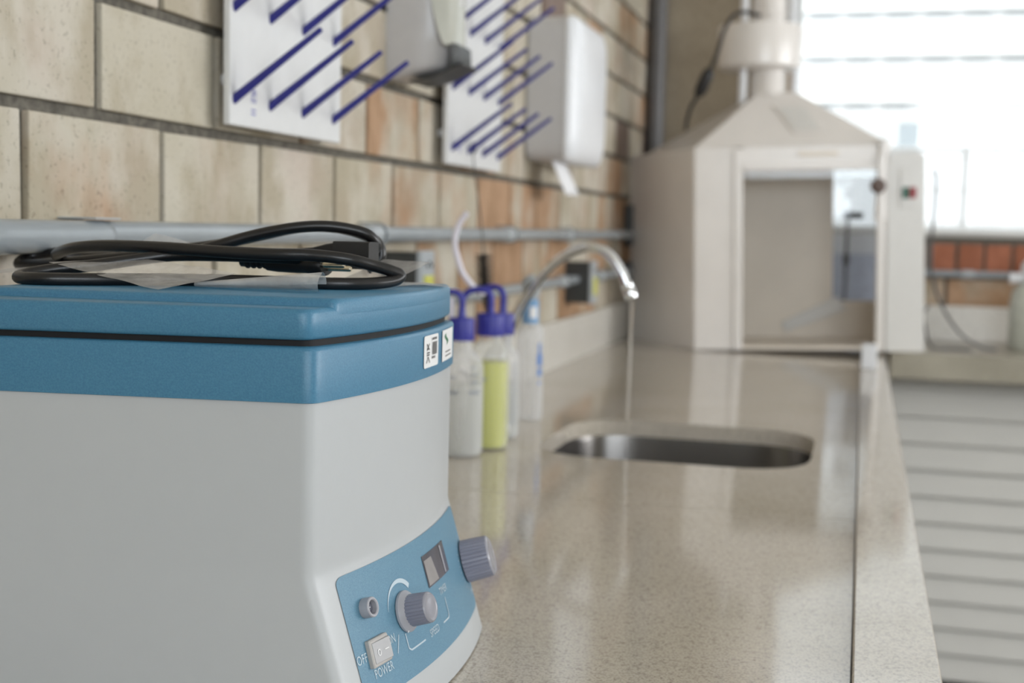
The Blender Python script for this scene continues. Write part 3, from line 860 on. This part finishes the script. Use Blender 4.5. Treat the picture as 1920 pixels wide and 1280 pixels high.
# the machine and what lies on it were laid out at 1 / 0.896 of their size: set them on the worktop
MM = Matrix.Translation((.0832, 0, .1328)) @ Matrix.Scale(.896, 4)
def settle(root):
    org = root.location.copy(); new = MM @ org
    def walk(o):
        for c in [x for x in DONE if x.parent is o]:
            c.data.transform(Matrix.Scale(.896, 4)); c.location = c.location * .896
            for md in c.modifiers:
                if md.type == 'BEVEL': md.width *= .896
            walk(c)
    walk(root); root.location = new
for _r in (cf, pc, bg): settle(_r)

# ================================================================ THINGS ON THE BRICK WALL
def conduit(label, y0, y1, z, r, couplings, bulge=None):
    t = thing('wall_conduit', (.032, (y0 + y1) / 2, z), label, 'pipe')
    MB().cyl((.032, y0, z), (.032, y1, z), r, n=28).build('pipe', PVC, t)
    for y, L in couplings:
        MB().lathe([(r, 0), (r * 1.16, .002), (r * 1.18, L - .002), (r, L)], (.032, y, z), 28, (0, 1, 0)).build('coupling', PVCL, t)
        m = MB()      # strap that holds the pipe to the wall
        ring = [[(.032 + (r * 1.2 + k) * cos(a), y + L + dy, z + (r * 1.2 + k) * sin(a)) for a in [radians(-100 + 200 * i / 16) for i in range(17)]] for k, dy in ((0, .002), (.003, .002), (.003, .014), (0, .014), (0, .002))]
        m.loft(ring, False, False, closed=False)
        m.box(.0, .03, y + L + .002, y + L + .014, z + r * 1.2, z + r * 1.2 + .003); m.box(.0, .03, y + L + .002, y + L + .014, z - r * 1.2 - .003, z - r * 1.2)
        m.build('strap', PVCL if y < 1.1 else PVC, t)
    return t
c1 = conduit('upper grey conduit pipe running along the brick wall', .2, 4.36, 1.2575, .0138, [(.35, .06), (1.92, .045), (2.74, .045), (3.34, .045)])
m = MB(); m.lathe([(.0140, 0), (.0165, .004), (.0172, .03), (.0156, .09), (.0160, .14), (.0172, .19), (.0172, .203), (.0150, .206)], (.032, .98, 1.2545), 30, (0, 1, 0)); m.build('elbow_joint', PVC, c1)
m = MB(); m.box(0, .046, 1.150, 1.196, 1.2725, 1.2745); m.build('wall_clip', PVCL, c1, bevel=.0008)
t = thing('wall_conduit', (2.9, YL - .026, 1.142), 'grey conduit pipe along the far wall under the window', 'pipe')
MB().cyl((.505, YL - .026, 1.142), (XR - .01, YL - .026, 1.142), .0125, n=24).build('pipe', PVC, t)
for _x in (1.15, 1.95, 2.9, 3.9): MB().lathe([(.0126, 0), (.0155, .002), (.0155, .04), (.0126, .042)], (_x, YL - .026, 1.142), 24, (1, 0, 0)).build('coupling', PVCL, t)
c2_ = conduit('lower grey conduit pipe between the wall outlets, below the long upper pipe', 2.26, 4.36, 1.133, .0125, [(2.55, .04), (3.29, .05), (3.80, .045)])

def outlet(name, y, z, label, w=.10, h=.085, d=.065):
    t = thing(name, (.03, y, z), label, 'outlet')
    MB().box(.0, d, y - w / 2, y + w / 2, z - h / 2, z + h / 2).build('box', DARKGREY, t, bevel=.004)
    MB().box(d, d + .010, y - w / 2 - .003, y + w / 2 + .003, z - h / 2 - .003, z + h / 2 + .003).build('cover_plate', PVCL, t, bevel=.003)
    MB().box(d + .010, d + .013, y - w * .36, y + w * .36, z - h * .30, z + h * .12).build('voltage_label', YELLOW, t, bevel=.001)
    m = MB()
    for dy in (-.012, 0, .012): m.lathe([(.003, 0), (.003, .0012)], (d + .0128, y + dy, z + (.0 if dy else .006) + h * .28), 10, (1, 0, 0))
    m.build('socket_holes', BLACKPL, t)
    return t
outlet('wall_outlet', 2.10, 1.175, 'dark wall outlet with yellow label, the one above the blue machine lid', .065, .105, .066)
outlet('wall_outlet', 3.52, 1.125, 'dark wall outlet with yellow label, the one behind the chrome tap', .065, .115, .070)
def jbox(y, z, w, h, label):
    o = MB().box(.004, .034, y - w / 2, y + w / 2, z - h / 2, z + h / 2).build('junction_box', DARKGREY, bevel=.006)
    tag(o, label, 'junction box', 'corner junction boxes')
jbox(4.44, 1.29, .15, .14, 'dark grey junction box ending the upper conduit beside the fume hood')
jbox(4.44, 1.13, .14, .07, 'small dark junction box ending the lower conduit beside the fume hood')
o = MB().cyl((.038, 4.745, 1.027), (.038, 4.745, ZC - .001), .034, n=28).build('corner_pipe', PVCD)
tag(o, 'dark grey vertical drain pipe in the corner by the concrete pier', 'pipe')

def peg_board(y0, y1, z0, z1, rows, ys, label, inky, skip=()):
    t = thing('drying_rack', (.015, (y0 + y1) / 2, z0), label, 'drying rack')
    MB().box(.020, .030, y0, y1, z0, z1).build('board', BOARD, t, bevel=.002)
    for yy in (y0 + .04, y1 - .04):
        for zz in (z0 + .06, z1 - .06): MB().cyl((-.004, yy, zz), (.0205, yy, zz), .008, n=14).build('spacer', WHITEPL, t)
    for z in rows:
        for y in ys:
            if (z, y) in skip: continue
            MB().lathe([(.0060, -.006), (.0060, .0), (.0058, .002), (.0036, .140), (.0028, .1425)], (.031, y, z), 12, (.117, 0, .084)).build('peg', PEG, t)
    m = MB()
    put_text(m, inky[0], lambda a, b: Vector((.0305, inky[1] + b, inky[2] + a)), inky[3])
    m.build('print', PEGINK, t, smooth=False)
    return t
peg_board(1.466, 1.817, 1.394, 1.93, (1.428, 1.542, 1.656, 1.77), (1.478, 1.579, 1.682, 1.789), 'white drying rack board with blue pegs, nearest to the blue machine', ('II SR', 1.528, 1.428, .020))
peg_board(2.332, 2.706, 1.392, 1.93, (1.424, 1.540, 1.655, 1.77), (2.362, 2.466, 2.570, 2.680), 'white drying rack board with blue pegs, between the soap and towel dispensers', ('Y', 2.400, 1.425, .034))

# soap dispenser
sd = thing('soap_dispenser', (.06, 2.16, 1.52), 'white wall soap dispenser with dark push lever between the two drying racks', 'soap dispenser')
def dsec(z, dx, dy, y0=2.078, y1=2.19):
    return [(p[0], p[1], z) for p in fillet([(.001, y0 + dy), (dx * .62, y0 + dy * 1.4), (dx, y0 + .028 + dy), (dx, y1 - .028 - dy), (dx * .62, y1 - dy * 1.4), (.001, y1 - dy)], [0, .02, .022, .022, .02, 0], 4)]
m = MB(); m.loft([dsec(1.522, .030, .012), dsec(1.530, .060, .006), dsec(1.537, .086, .003), dsec(1.546, .106, .001), dsec(1.60, .115, 0), dsec(1.70, .118, 0), dsec(1.78, .112, .002), dsec(1.80, .09, .006)])
m.build('body', GREYPL, sd, angle=60)
m = MB(); m.loft([[(p[0], p[1], z) for p in fillet([(a, 2.0762), (.1165, 2.098), (.1165, 2.170), (a, 2.1918)], [.0, .02, .02, .0], 4)] for z, a in ((1.578, .104), (1.60, .094), (1.64, .083), (1.70, .074), (1.775, .070))])
m.build('level_window', SHADEPL, sd, angle=60)
m = MB(); m.loft([[(p[0], p[1], z) for p in fillet([(a, 2.083), (b, 2.094), (b, 2.174), (a, 2.185)], [.003, .02, .02, .003], 4)] for z, a, b in ((1.543, .112, .122), (1.547, .114, .126), (1.578, .114, .124), (1.581, .115, .122))])
m.build('push_lever', DARKGREY, sd, angle=50)
m = MB()
m.loft([[(x, 2.086, z), (x, 2.182, z), (x, 2.182, z + .0030), (x, 2.086, z + .0030)] for x, z in ((.040, 1.5165), (.060, 1.5190), (.080, 1.5235), (.100, 1.531), (.114, 1.5385), (.134, 1.5455))])
m.build('drip_lip', DARKGREY, sd, bevel=.001)

# towel dispenser, standing out of the wall
td = thing('paper_towel_dispenser', (.06, 3.2, 1.44), 'white glossy paper towel dispenser on the brick wall beyond the drying racks', 'towel dispenser')
def tsec(x, i, y0=3.015, y1=3.39, z0=1.436, z1=1.782, r=.045):
    return [(x, p[0], p[1]) for p in rrect(y0 + i, y1 - i, z0 + i, z1 - i, r, 6)]
MB().loft([tsec(.001, .004), tsec(.004, 0), tsec(.095, 0)]).build('back_shell', GREYPL, td, angle=50)
MB().loft([tsec(.095, 0), tsec(.098, -.003), tsec(.106, -.002), tsec(.118, .006, r=.05), tsec(.126, .022, r=.06), tsec(.130, .05, r=.05)]).build('cover', WHITEPL, td, angle=60)
m = MB()
for k in range(3):
    m.grid(lambda a, b, k=k: Vector((.060 + .030 * b + .002 * k + .006 * sin(a * 6), 3.035 + .11 * a + .055 * b + .012 * k, 1.446 - .092 * b + .004 * k + .003 * sin(a * 9 + k))), 8, 8)
pt = m.build('paper_towel', PAPER, angle=80, solid=.0008)
tag(pt, 'white paper towel sheet hanging out of the wall dispenser', 'paper towel')

# bottle brush hanging from a peg
bb = thing('bottle_brush', (.1, 2.36, 1.12), 'black bottle brush hanging on a long wire behind the wash bottles', 'brush')
m = MB(); m.tube([(.044, 2.466, 1.424), (.041, 2.462, 1.418), (.052, 2.44, 1.385), (.072, 2.40, 1.335), (.092, 2.365, 1.27), (.101, 2.35, 1.218), (.105, 2.35, 1.16), (.114, 2.35, 1.10)], .0014, 6, 6)
m.tube([(.041 + .006 * cos(t), 2.466, 1.430 + .010 * sin(t)) for t in [2 * pi * i / 12 for i in range(13)]], .0013, 6, 2)
m.build('wire_handle', WIRE, bb)
m = MB(); rnd = random.Random(3)
def axis_pt(t): return Vector((.100 + .006 * t + .012 * t * t, 2.35, 1.220 - .125 * t))
for i in range(2600):
    t = rnd.random(); a = rnd.random() * 2 * pi; r = (.0135 if t < .55 else .0085) * rnd.uniform(.75, 1.08)
    p = axis_pt(t); d = Vector((cos(a), sin(a), rnd.uniform(-.25, .25))); q = p + d * r
    s = Vector((-sin(a), cos(a), 0)) * .0011
    m.b.faces.new([m.b.verts.new(v) for v in (p - s, p + s, q + s * .6, q - s * .6)])
for k in range(23):
    p = axis_pt((k + .5) / 23); rr = .0165 if k < 13 else .0105
    m.lathe([(.0015, 0), (rr, .0006), (rr, .0026), (.0015, .0032)], p, 18, (.05 * (-1) ** k, 0, 1), cap0=False, cap1=False)
m.build('bristles', BRUSH, bb, smooth=False, keep=False)

# ================================================================ WASH BOTTLES
def bottle(cx, cy, r, hs, ht, capr, label, liquid=None, level=0, group='plastic wash bottles', spout=None, tube=None, cap=True, ink=None, name='wash_bottle'):
    t = thing(name, (cx, cy, ZT), label, 'bottle', group)
    prof = [(r * .2, .003), (r * .9, .0012), (r * .98, .005), (r, .012), (r, hs - .012), (r * .97, hs), (r * .86, hs + .010), (r * .66, hs + .017), (capr * .82, hs + .022), (capr * .82, ht - .034)]
    MB().lathe(prof, (cx, cy, ZT), 36, cap1=False).build('body', LDPET if liquid is LIQUIDY else LDPE, t, angle=60)
    if liquid is not None:
        MB().lathe([(r * .2, .004), (r * .88, .004), (r * .965, .010), (r * .965, level)], (cx, cy, ZT), 36).build('liquid', liquid, t, angle=60)
    if cap:
        m = MB(); n = 48; rings = []
        for k, h in ((1.0, ht - .037), (1.02, ht - .033), (1.0, ht - .004), (.93, ht)):
            rings.append([(cx + capr * k * (1 - (.03 if i % 2 else 0)) * cos(2 * pi * i / n), cy + capr * k * (1 - (.03 if i % 2 else 0)) * sin(2 * pi * i / n), ZT + h) for i in range(n)])
        m.loft(rings); m.lathe([(.007, ht - .001), (.0055, ht + .014)], (cx, cy, ZT), 16); m.build('cap', CAPBLUE, t, angle=30)
    if spout: MB().tube([Vector((cx, cy, ZT + ht - .002))] + [Vector(p) for p in spout[0]], spout[1], 10, 6).build('spout', CAPBLUE, t)
    if tube: MB().tube(tube, .0052, 10, 6).build('tubing', TUBEW, t)
    if ink:
        m = MB(); ink(m, cx, cy, r); m.build('print', INKGREY if name == 'wash_bottle' else INKBLUE, t, smooth=False)
    return t
def curved(m, cx, cy, r, a0, a1, z0, z1):
    n_ = 4; rr = r + .0008
    for i in range(n_):
        b0, b1 = radians(a0 + (a1 - a0) * i / n_), radians(a0 + (a1 - a0) * (i + 1) / n_)
        m.quad(*[(cx + rr * cos(b), cy + rr * sin(b), z) for b, z in ((b0, z0), (b1, z0), (b1, z1), (b0, z1))])
def ink1(m, cx, cy, r):
    curved(m, cx, cy, r, -110, -80, ZT + .105, ZT + .109); curved(m, cx, cy, r, -50, -20, ZT + .105, ZT + .109)
    for k in range(3): curved(m, cx, cy, r, -45, -25 - k * 4, ZT + .122 + k * .012, ZT + .125 + k * .012)
    curved(m, cx, cy, r, -105, -85, ZT + .13, ZT + .133)
def ink2(m, cx, cy, r): curved(m, cx, cy, r, -92, -84, ZT + .118, ZT + .123)
def ink3(m, cx, cy, r):
    for k in range(12): curved(m, cx, cy, r, -40, -25 + (5 if k % 3 == 0 else 0), ZT + .03 + k * .0095, ZT + .032 + k * .0095)
def ink4(m, cx, cy, r):
    curved(m, cx, cy, r, -42, -18, ZT + .108, ZT + .130); curved(m, cx, cy, r, -38, -26, ZT + .130, ZT + .152); curved(m, cx, cy, r, -40, -20, ZT + .088, ZT + .103); curved(m, cx, cy, r, -38, -22, ZT + .072, ZT + .076)
b1y = 1.985
bottle(.175, b1y, .0375, .150, .226, .0212, 'milky wash bottle of clear liquid, nearest of the blue-capped bottles', LIQUIDC, .118, spout=([(.175, b1y, 1.140), (.175, b1y, 1.156), (.169, b1y - .004, 1.165), (.158, b1y - .008, 1.168), (.140, b1y - .012, 1.163)], (.0056, .0044)), ink=ink1, tube=[(.157, b1y, 1.125), (.157, b1y, 1.14), (.156, b1y, 1.158)])
b2y = 2.068
bottle(.200, b2y, .0330, .164, .229, .0240, 'wash bottle of yellow liquid, second of the blue-capped bottles', LIQUIDY, .148, spout=([(.200, b2y, 1.146), (.199, b2y, 1.158), (.194, b2y - .005, 1.167), (.178, b2y - .01, 1.169), (.163, b2y - .014, 1.164), (.155, b2y - .016, 1.152)], (.0062, .0050)), ink=ink2)
b3y = 2.182
bottle(.189, b3y, .0325, .143, .222, .0205, 'milky wash bottle with a long white tube, between the yellow one and the tap', LIQUIDC, .10, spout=([(.189, b3y, 1.140), (.188, b3y, 1.158), (.176, b3y, 1.168), (.156, b3y, 1.166), (.146, b3y, 1.156)], (.0060, .0046)), ink=ink3, tube=[(.170, 2.15, 1.160), (.164, 2.11, 1.163), (.148, 2.08, 1.190), (.141, 2.07, 1.212), (.136, 2.06, 1.245), (.142, 2.06, 1.275), (.157, 2.06, 1.297)])
# clear squeeze bottle with pale blue label on its neck
b4 = thing('squeeze_bottle', (.181, 2.41, ZT), 'milky squeeze bottle with blue printing, standing behind the tap base', 'bottle')
MB().lathe([(.006, .002), (.026, .001), (.0275, .010), (.0275, .170), (.026, .179), (.020, .188), (.0145, .191), (.0145, .196)], (.181, 2.41, ZT), 36, cap1=False).build('body', LDPE, b4, angle=60)
MB().lathe([(.0165, .188), (.0165, .232), (.014, .236)], (.181, 2.41, ZT), 32).build('neck_label', LABELB, b4, angle=40)
MB().lathe([(.014, .236), (.0175, .246), (.0175, .272), (.012, .278), (.004, .284)], (.181, 2.41, ZT), 28).build('cap', PVCL, b4, angle=50)
m = MB(); curved(m, .181, 2.41, .0168, -80, -30, ZT + .200, ZT + .222); m.build('label_patch', PRINTW, b4, smooth=False)
m = MB(); ink4(m, .181, 2.41, .0277); m.build('print', INKBLUE, b4, smooth=False)

# ================================================================ TAP
tp = thing('tap', (.150, 2.31, ZT), 'chrome swan-neck tap arching over the sink', 'tap')
MB().lathe([(.026, 0), (.026, .004), (.022, .008), (.014, .014), (.0125, .03), (.0125, .055), (.0095, .06)], (.150, 2.31, ZT), 32).build('base', CHROME, tp, angle=35)
TY = 2.31
m = MB(); m.tube([(.150, TY, .955), (.152, TY, 1.0), (.158, TY, 1.050), (.174, TY, 1.098), (.198, TY, 1.145), (.240, TY, 1.200), (.286, TY, 1.233), (.322, TY, 1.241), (.352, TY, 1.228), (.375, TY, 1.199), (.388, TY, 1.172)], .0092, 20, 8)
m.build('spout', CHROME, tp, angle=80)
d = (Vector((.399, TY, 1.146)) - Vector((.388, TY, 1.172))).normalized()
MB().lathe([(.0098, -.002), (.0115, 0), (.0115, .006), (.0104, .008), (.0112, .010), (.0112, .026), (.0095, .029)], (.387, TY, 1.175), 28, d).build('aerator', CHROME, tp, angle=35)
m = MB(); m.lathe([(.007, 0), (.007, .02), (.012, .022), (.013, .034), (.0, .036)], (.150, TY, .957), 20, (-1, .25, .35), cap1=False); m.tube([(.124, TY + .006, .967), (.100, TY + .012, .978), (.062, TY + .02, .998)], (.004, .006), 12, 5)
m.build('handle', CHROME, tp, angle=40)
o = MB().tube([(.3975, TY, 1.146), (.397, TY, 1.10), (.3965, TY, 1.0), (.396, TY, .90), (.396, TY, .725)], (.0028, .0016), 10, 4).build('water_stream', WATER)
tag(o, 'thin stream of water falling from the tap into the sink', 'water')

# ================================================================ FUME HOOD
ca, sa = cos(radians(6)), sin(radians(6))
U = Vector((ca, sa, .034)).normalized(); V = Vector((-sa, ca, 0)); W = U.cross(V); W = W if W.z > 0 else -W
HM = Matrix(((U.x, V.x, W.x, .30), (U.y, V.y, W.y, 4.03), (U.z, V.z, W.z, ZT + .0012), (0, 0, 0, 1)))
def hv(s, d, h): return HM @ Vector((s, d, h))
fh = thing('fume_hood', (.5, 4.25, ZT), 'cream fibreglass fume hood with pyramid roof standing across the end of the worktop', 'fume hood')
HE = .632                 # eaves
BL_, BR_ = (-.225, .385), (.620, .385)     # back corners (s, d)
def hb(s0, s1, d0, d1, h0, h1): return MB().box(s0, s1, d0, d1, h0, h1).xform(HM)
def prism(m, poly, h0, h1): return m.hexa([(p[0], p[1], h0) for p in poly], [(p[0], p[1], h1) for p in poly])
# left side wall (leans outwards to the back) and right side wall
prism(MB(), [(0, 0), (.012, .012), (BL_[0] + .014, BL_[1]), BL_], 0, HE).xform(HM).build('side_panel', HOOD, fh, bevel=.003)
m = MB(); prism(m, [(.590, .0), (BR_[0], BR_[1]), (BR_[0] - .012, BR_[1]), (.578, .012)], 0, HE); m.xform(HM).build('side_panel', HOOD, fh, bevel=.003)
# front posts and header
hb(0, .128, 0, .014, 0, HE).build('front_post', HOOD, fh, bevel=.003)
m = hb(.120, .149, -.006, .020, 0, HE - .004); m.build('sash_rail', HOOD, fh, bevel=.004)
hb(.553, .590, -.002, .02, 0, HE - .004).build('front_post', HOOD, fh, bevel=.004)
m = hb(.552, .572, -.016, .01, .0, .60); m.build('sash_rail', HOOD, fh, bevel=.004)
hb(.149, .553, 0, .02, .572, HE).build('header', HOOD, fh, bevel=.003)
hb(.149, .553, -.008, .0, .556, .574).build('sash_lip', HOOD, fh, bevel=.003)
hb(.317, .437, -.004, .001, .600, .613).build('hand_slot', HOODIN, fh, bevel=.002)
# back wall with a clear pane at the right, and floor
prism(MB(), [(BL_[0], BL_[1]), (.455, BL_[1]), (.455, BL_[1] + .012), (BL_[0], BL_[1] + .012)], 0, HE).xform(HM).build('back_panel', HOODIN, fh)
m = MB(); m.box(.455, .620, .385, .397, 0, .135); m.box(.455, .620, .385, .397, .615, HE); m.box(.602, .620, .385, .397, .135, .615); m.xform(HM).build('back_panel', HOODIN, fh)
hb(.455, .602, .389, .392, .135, .615).build('clear_pane', ACRYL, fh, smooth=False)
prism(MB(), [(.01, .012), (.575, .012), (.605, .385), (-.215, .385)], .002, .012).xform(HM).build('floor_tray', HOODIN, fh)
# light streak across the back wall, built as a pale sloping bar
m = MB(); m.hexa([(.30, .372, .030), (.50, .372, .105), (.50, .384, .105), (.30, .384, .030)], [(.285, .372, .062), (.47, .372, .150), (.47, .384, .150), (.285, .384, .062)]); m.xform(HM).build('light_streak', HOODW, fh, bevel=.002)
# clear sash
hb(.149, .553, .022, .026, .535, .572).build('sash', GLASS, fh, smooth=False)
# roof: cut pyramid
TPs = ((.196, .150), (.316, .150), (.330, .255), (.190, .255)); HT = .812
m = MB(); m.hexa([(0, -.002, HE), (.590, -.002, HE), (BR_[0], BR_[1], HE - .0), (BL_[0], BL_[1], HE - .022)], [(p[0], p[1], HT) for p in TPs])
m.xform(HM); m.build('roof', HOOD, fh, bevel=.006)
# raised plate on the front slope of the roof
def rp_(s, h, e=0):
    t = (h - HE) / (HT - HE); d = -.002 + t * .152; nn = Vector((0, -(HT - HE), .152)).normalized()
    return Vector((s, d, h)) + nn * e
def plate(m, q, e0, e1):
    m.hexa([rp_(s, h, e0) for s, h in q], [rp_(s, h, e1) for s, h in q])
m = MB(); plate(m, [(.305, .668), (.402, .668), (.352, .768), (.238, .768)], 0.0, .004); m.xform(HM); pl = m.build('inspection_plate', HOOD, fh, bevel=.004)
m = MB(); plate(m, [(.308, .680), (.384, .680), (.342, .757), (.258, .757)], .004, .0065); m.xform(HM).build('plate_panel', HOODW, pl, bevel=.002)
# lamp cover / switch column on the right
m = MB()
m.loft([[(x, d, h) for x, h in ((p[0], p[1]) for p in fillet([(.583, 0), (.697, 0), (.690, .606), (.585, .606)], [0, 0, .028, .012], 5))] for d in (-.012, .085)])
m.xform(HM); m.build('switch_column', HOODW, fh, angle=30)
m = hb(.618, .672, -.0155, -.0115, .440, .560); pnl = m.build('switch_plate', HOODW, fh, bevel=.002)
hb(.625, .645, -.0205, -.0155, .466, .500).build('green_switch', GREENK, pnl, bevel=.002)
hb(.645, .666, -.0205, -.0155, .466, .500).build('red_switch', REDK, pnl, bevel=.002)
m = MB(); m.lathe([(.052, 0), (.052, .02), (.03, .024)], (.560, .03, .585), 20, (0, 0, 1))
# rounded boss where the sash counterweight cord turns
m = MB(); m.loft([[(x, d, h) for x, h in fillet([(.545, .40), (.588, .40), (.584, .648), (.560, .648)], [0, 0, .014, .014], 5)] for d in (-.010, .018)]); m.xform(HM).build('cord_housing', HOOD, fh, bevel=.004)
m = MB(); m.lathe([(.006, 0), (.020, .003), (.024, .012), (.018, .022), (.005, .026)], hv(.553, -.012, .505), 20, -V); m.build('sash_knob', plain('brown_knob', (104, 88, 82), .5), fh)
# neck, blower housing, duct, spacers
cN = hv(.233, .20, .9)
def up_(h): return Vector((cN.x, cN.y, ZT + h))
MB().lathe([(.062, .812), (.056, .83), (.056, .905)], (cN.x, cN.y, ZT), 40, cap0=False).build('neck', HOOD, fh, angle=50)
cH = hv(.205, .20, .96)
m = MB(); m.lathe([(.05, .893), (.118, .895), (.132, .903), (.133, .93), (.136, 1.02), (.133, 1.032), (.05, 1.036)], (cH.x, cH.y, ZT), 56); m.build('blower_housing', HOOD, fh, angle=45)
m = MB(); m.lathe([(.056, 1.034), (.056, 1.060), (.060, 1.062), (.060, 1.075), (.056, 1.077), (.056, 2.5)], (cN.x - .003, cN.y, ZT), 40); m.build('exhaust_duct', HOOD, fh, angle=40)
for s, h0, h1 in ((.152, .77, .90), (.316, .77, .90), (.150, 1.03, 1.42), (.300, 1.03, 1.42)):
    q = hv(s, .17, .9)
    MB().cyl((q.x, q.y, ZT + h0), (q.x, q.y, ZT + h1), .0125, n=18).build('spacer_post', WHITEPL, fh)
m = MB()
for i in range(9):
    a = radians(-170 + i * 22); m.lathe([(.005, 0), (.005, .002)], (cN.x + .075 * cos(a), cN.y + .075 * sin(a), ZT + 1.0345), 10)
m.build('vent_holes', DARKGREY, fh)
q = hv
cable = [hv(.20, .10, 1.046), hv(.150, .06, 1.052), hv(.115, .04, 1.035), hv(.090, .03, .99), hv(.070, .03, .925), hv(.050, .04, .880)]
w1 = MB().tube(cable, .0062, 10, 6).build('motor_cable', BLACKPL, fh)
MB().tube([hv(.050, .04, .882), hv(.040, .045, .865), hv(.022, .05, .835), hv(.008, .055, .800), hv(.002, .055, .785)], (.0066, .006), 10, 4).build('cable_end', BLACKPL, w1)
m = MB(); a_ = hv(.050, .04, .880); b_ = hv(.006, .055, .790); m.lathe([(.006, 0), (.017, .012), (.020, .03), (.020, .07), (.016, .088), (.006, .098)], a_, 18, b_ - a_); m.build('inline_switch', BLACKPL, w1)
MB().tube([hv(.006, .055, .79), hv(-.012, .07, .765), hv(-.025, .10, .725), hv(-.03, .14, .70)], .0058, 10, 5).build('cable_end', BLACKPL, w1)

# cords that come down from the hood's switch column
t = MB().tube([(.996, 4.125, 1.48), (1.004, 4.13, 1.455), (1.006, 4.15, 1.381), (1.005, 4.2, 1.265), (1.015, 4.25, 1.146), (1.060, 4.33, 1.041), (1.12, 4.40, .961), (1.19, 4.47, .916), (1.24, 4.50, ZT + .006)], .0048, 10, 6).build('hood_cord', PVCD)
tag(t, 'long grey cord curving down from the hood switch column to the far worktop', 'cord', 'hood cords')
t = MB().tube([(1.004, 4.19, 1.06), (.992, 4.22, 1.03), (1.005, 4.28, .975), (1.02, 4.36, .93), (1.05, 4.44, ZT + .007), (1.10, 4.47, ZT + .006), (1.16, 4.46, ZT + .006)], .0042, 10, 6).build('hood_cord', PVCD)
tag(t, 'short grey cord lying on the far worktop beside the hood column', 'cord', 'hood cords')

# ================================================================ SMALL THINGS AT THE FAR END
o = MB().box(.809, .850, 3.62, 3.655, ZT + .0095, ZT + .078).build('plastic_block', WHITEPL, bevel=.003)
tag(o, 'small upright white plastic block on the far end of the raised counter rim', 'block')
jug = thing('carboy', (1.375, 4.66, ZT), 'white plastic carboy at the edge of view on the far worktop', 'carboy')
MB().lathe([(.01, .002), (.078, .001), (.085, .012), (.085, .16), (.078, .195), (.055, .225), (.03, .240), (.028, .262)], (1.375, 4.66, ZT), 40).build('body', plain('milky_jug', (206, 208, 196), .4), jug, angle=50)
MB().lathe([(.055, .226), (.066, .245), (.062, .290), (.04, .312), (.0, .318)], (1.385, 4.66, ZT), 32, cap1=False).build('cap', WHITEPL, jug, angle=50)
MB().lathe([(.018, 0), (.016, .05), (.020, .06)], (1.345, 4.65, ZT + .246), 20, (-1, -.1, -.08)).build('spigot', WHITEPL, jug, angle=50)
o = MB().box(.905, .978, YL + .022, YL + .0285, 1.605, 1.69).build('notice', clearish('pale_blue_notice', (190, 222, 240), .30, .6), smooth=False)
tag(o, 'pale blue notice stuck on the window glass above the hood column', 'notice')
# box and stand seen through the hood's clear pane
o = MB().box(.62, .86, 4.62, 4.86, ZT + .001, ZT + .305).build('storage_box', plain('blue_grey_carton', (206, 212, 228), .7), bevel=.004)
tag(o, 'blue-grey box standing behind the fume hood on the far worktop', 'box')
o = MB().box(.625, .855, 4.63, 4.85, ZT + .3065, ZT + .378).build('foam_box', WHITEPL, bevel=.005)
tag(o, 'white foam box lying on the blue-grey box behind the fume hood', 'box')
rs = thing('retort_stand', (.745, 4.56, ZT), 'dark retort stand seen through the clear pane of the fume hood', 'stand')
MB().box(.69, .80, 4.50, 4.60, ZT + .001, ZT + .012).build('base', DARKGREY, rs, bevel=.003)
MB().cyl((.745, 4.555, ZT + .011), (.745, 4.555, ZT + .46), .005, n=12).build('rod', DARKGREY, rs)
MB().box(.730, .795, 4.545, 4.565, ZT + .43, ZT + .452).build('clamp', DARKGREY, rs, bevel=.003)
MB().box(.735, .755, 4.545, 4.565, ZT + .27, ZT + .31).build('clamp', DARKGREY, rs, bevel=.003)

# ceiling lamps of the room, unlit
for i, (x, y) in enumerate(((1.6, 1.2), (1.6, 3.4), (3.8, 1.2), (3.8, 3.4))):
    cl = thing('ceiling_lamp', (x, y, ZC), ('fluorescent batten lamp on the ceiling above the near worktop', 'fluorescent batten lamp on the ceiling near the fume hood', 'fluorescent batten lamp on the ceiling over the open floor', 'fluorescent batten lamp on the ceiling by the far window')[i], 'lamp', 'ceiling lamps')
    MB().box(x - .06, x + .06, y - .6, y + .6, ZC - .05, ZC - .001).build('housing', FRAMEW, cl, bevel=.004)
    MB().cyl((x, y - .58, ZC - .068), (x, y + .58, ZC - .068), .016, n=14).build('tube', WHITEPL, cl)

# ---------------------------------------------------------------- layout units -> metres, floor at zero
seen = set()
for o in DONE:
    if o.parent is None:
        l = o.location; o.location = (l.x * S, l.y * S, (l.z - ZF) * S)
    else:
        o.location = o.location * S
    if o.type == 'MESH' and o.data.name not in seen:
        seen.add(o.data.name); o.data.transform(Matrix.Scale(S, 4))
    for md in o.modifiers:
        if md.type == 'BEVEL': md.width *= S
        if md.type == 'SOLIDIFY': md.thickness *= S
    if '_org' in o: del o['_org']
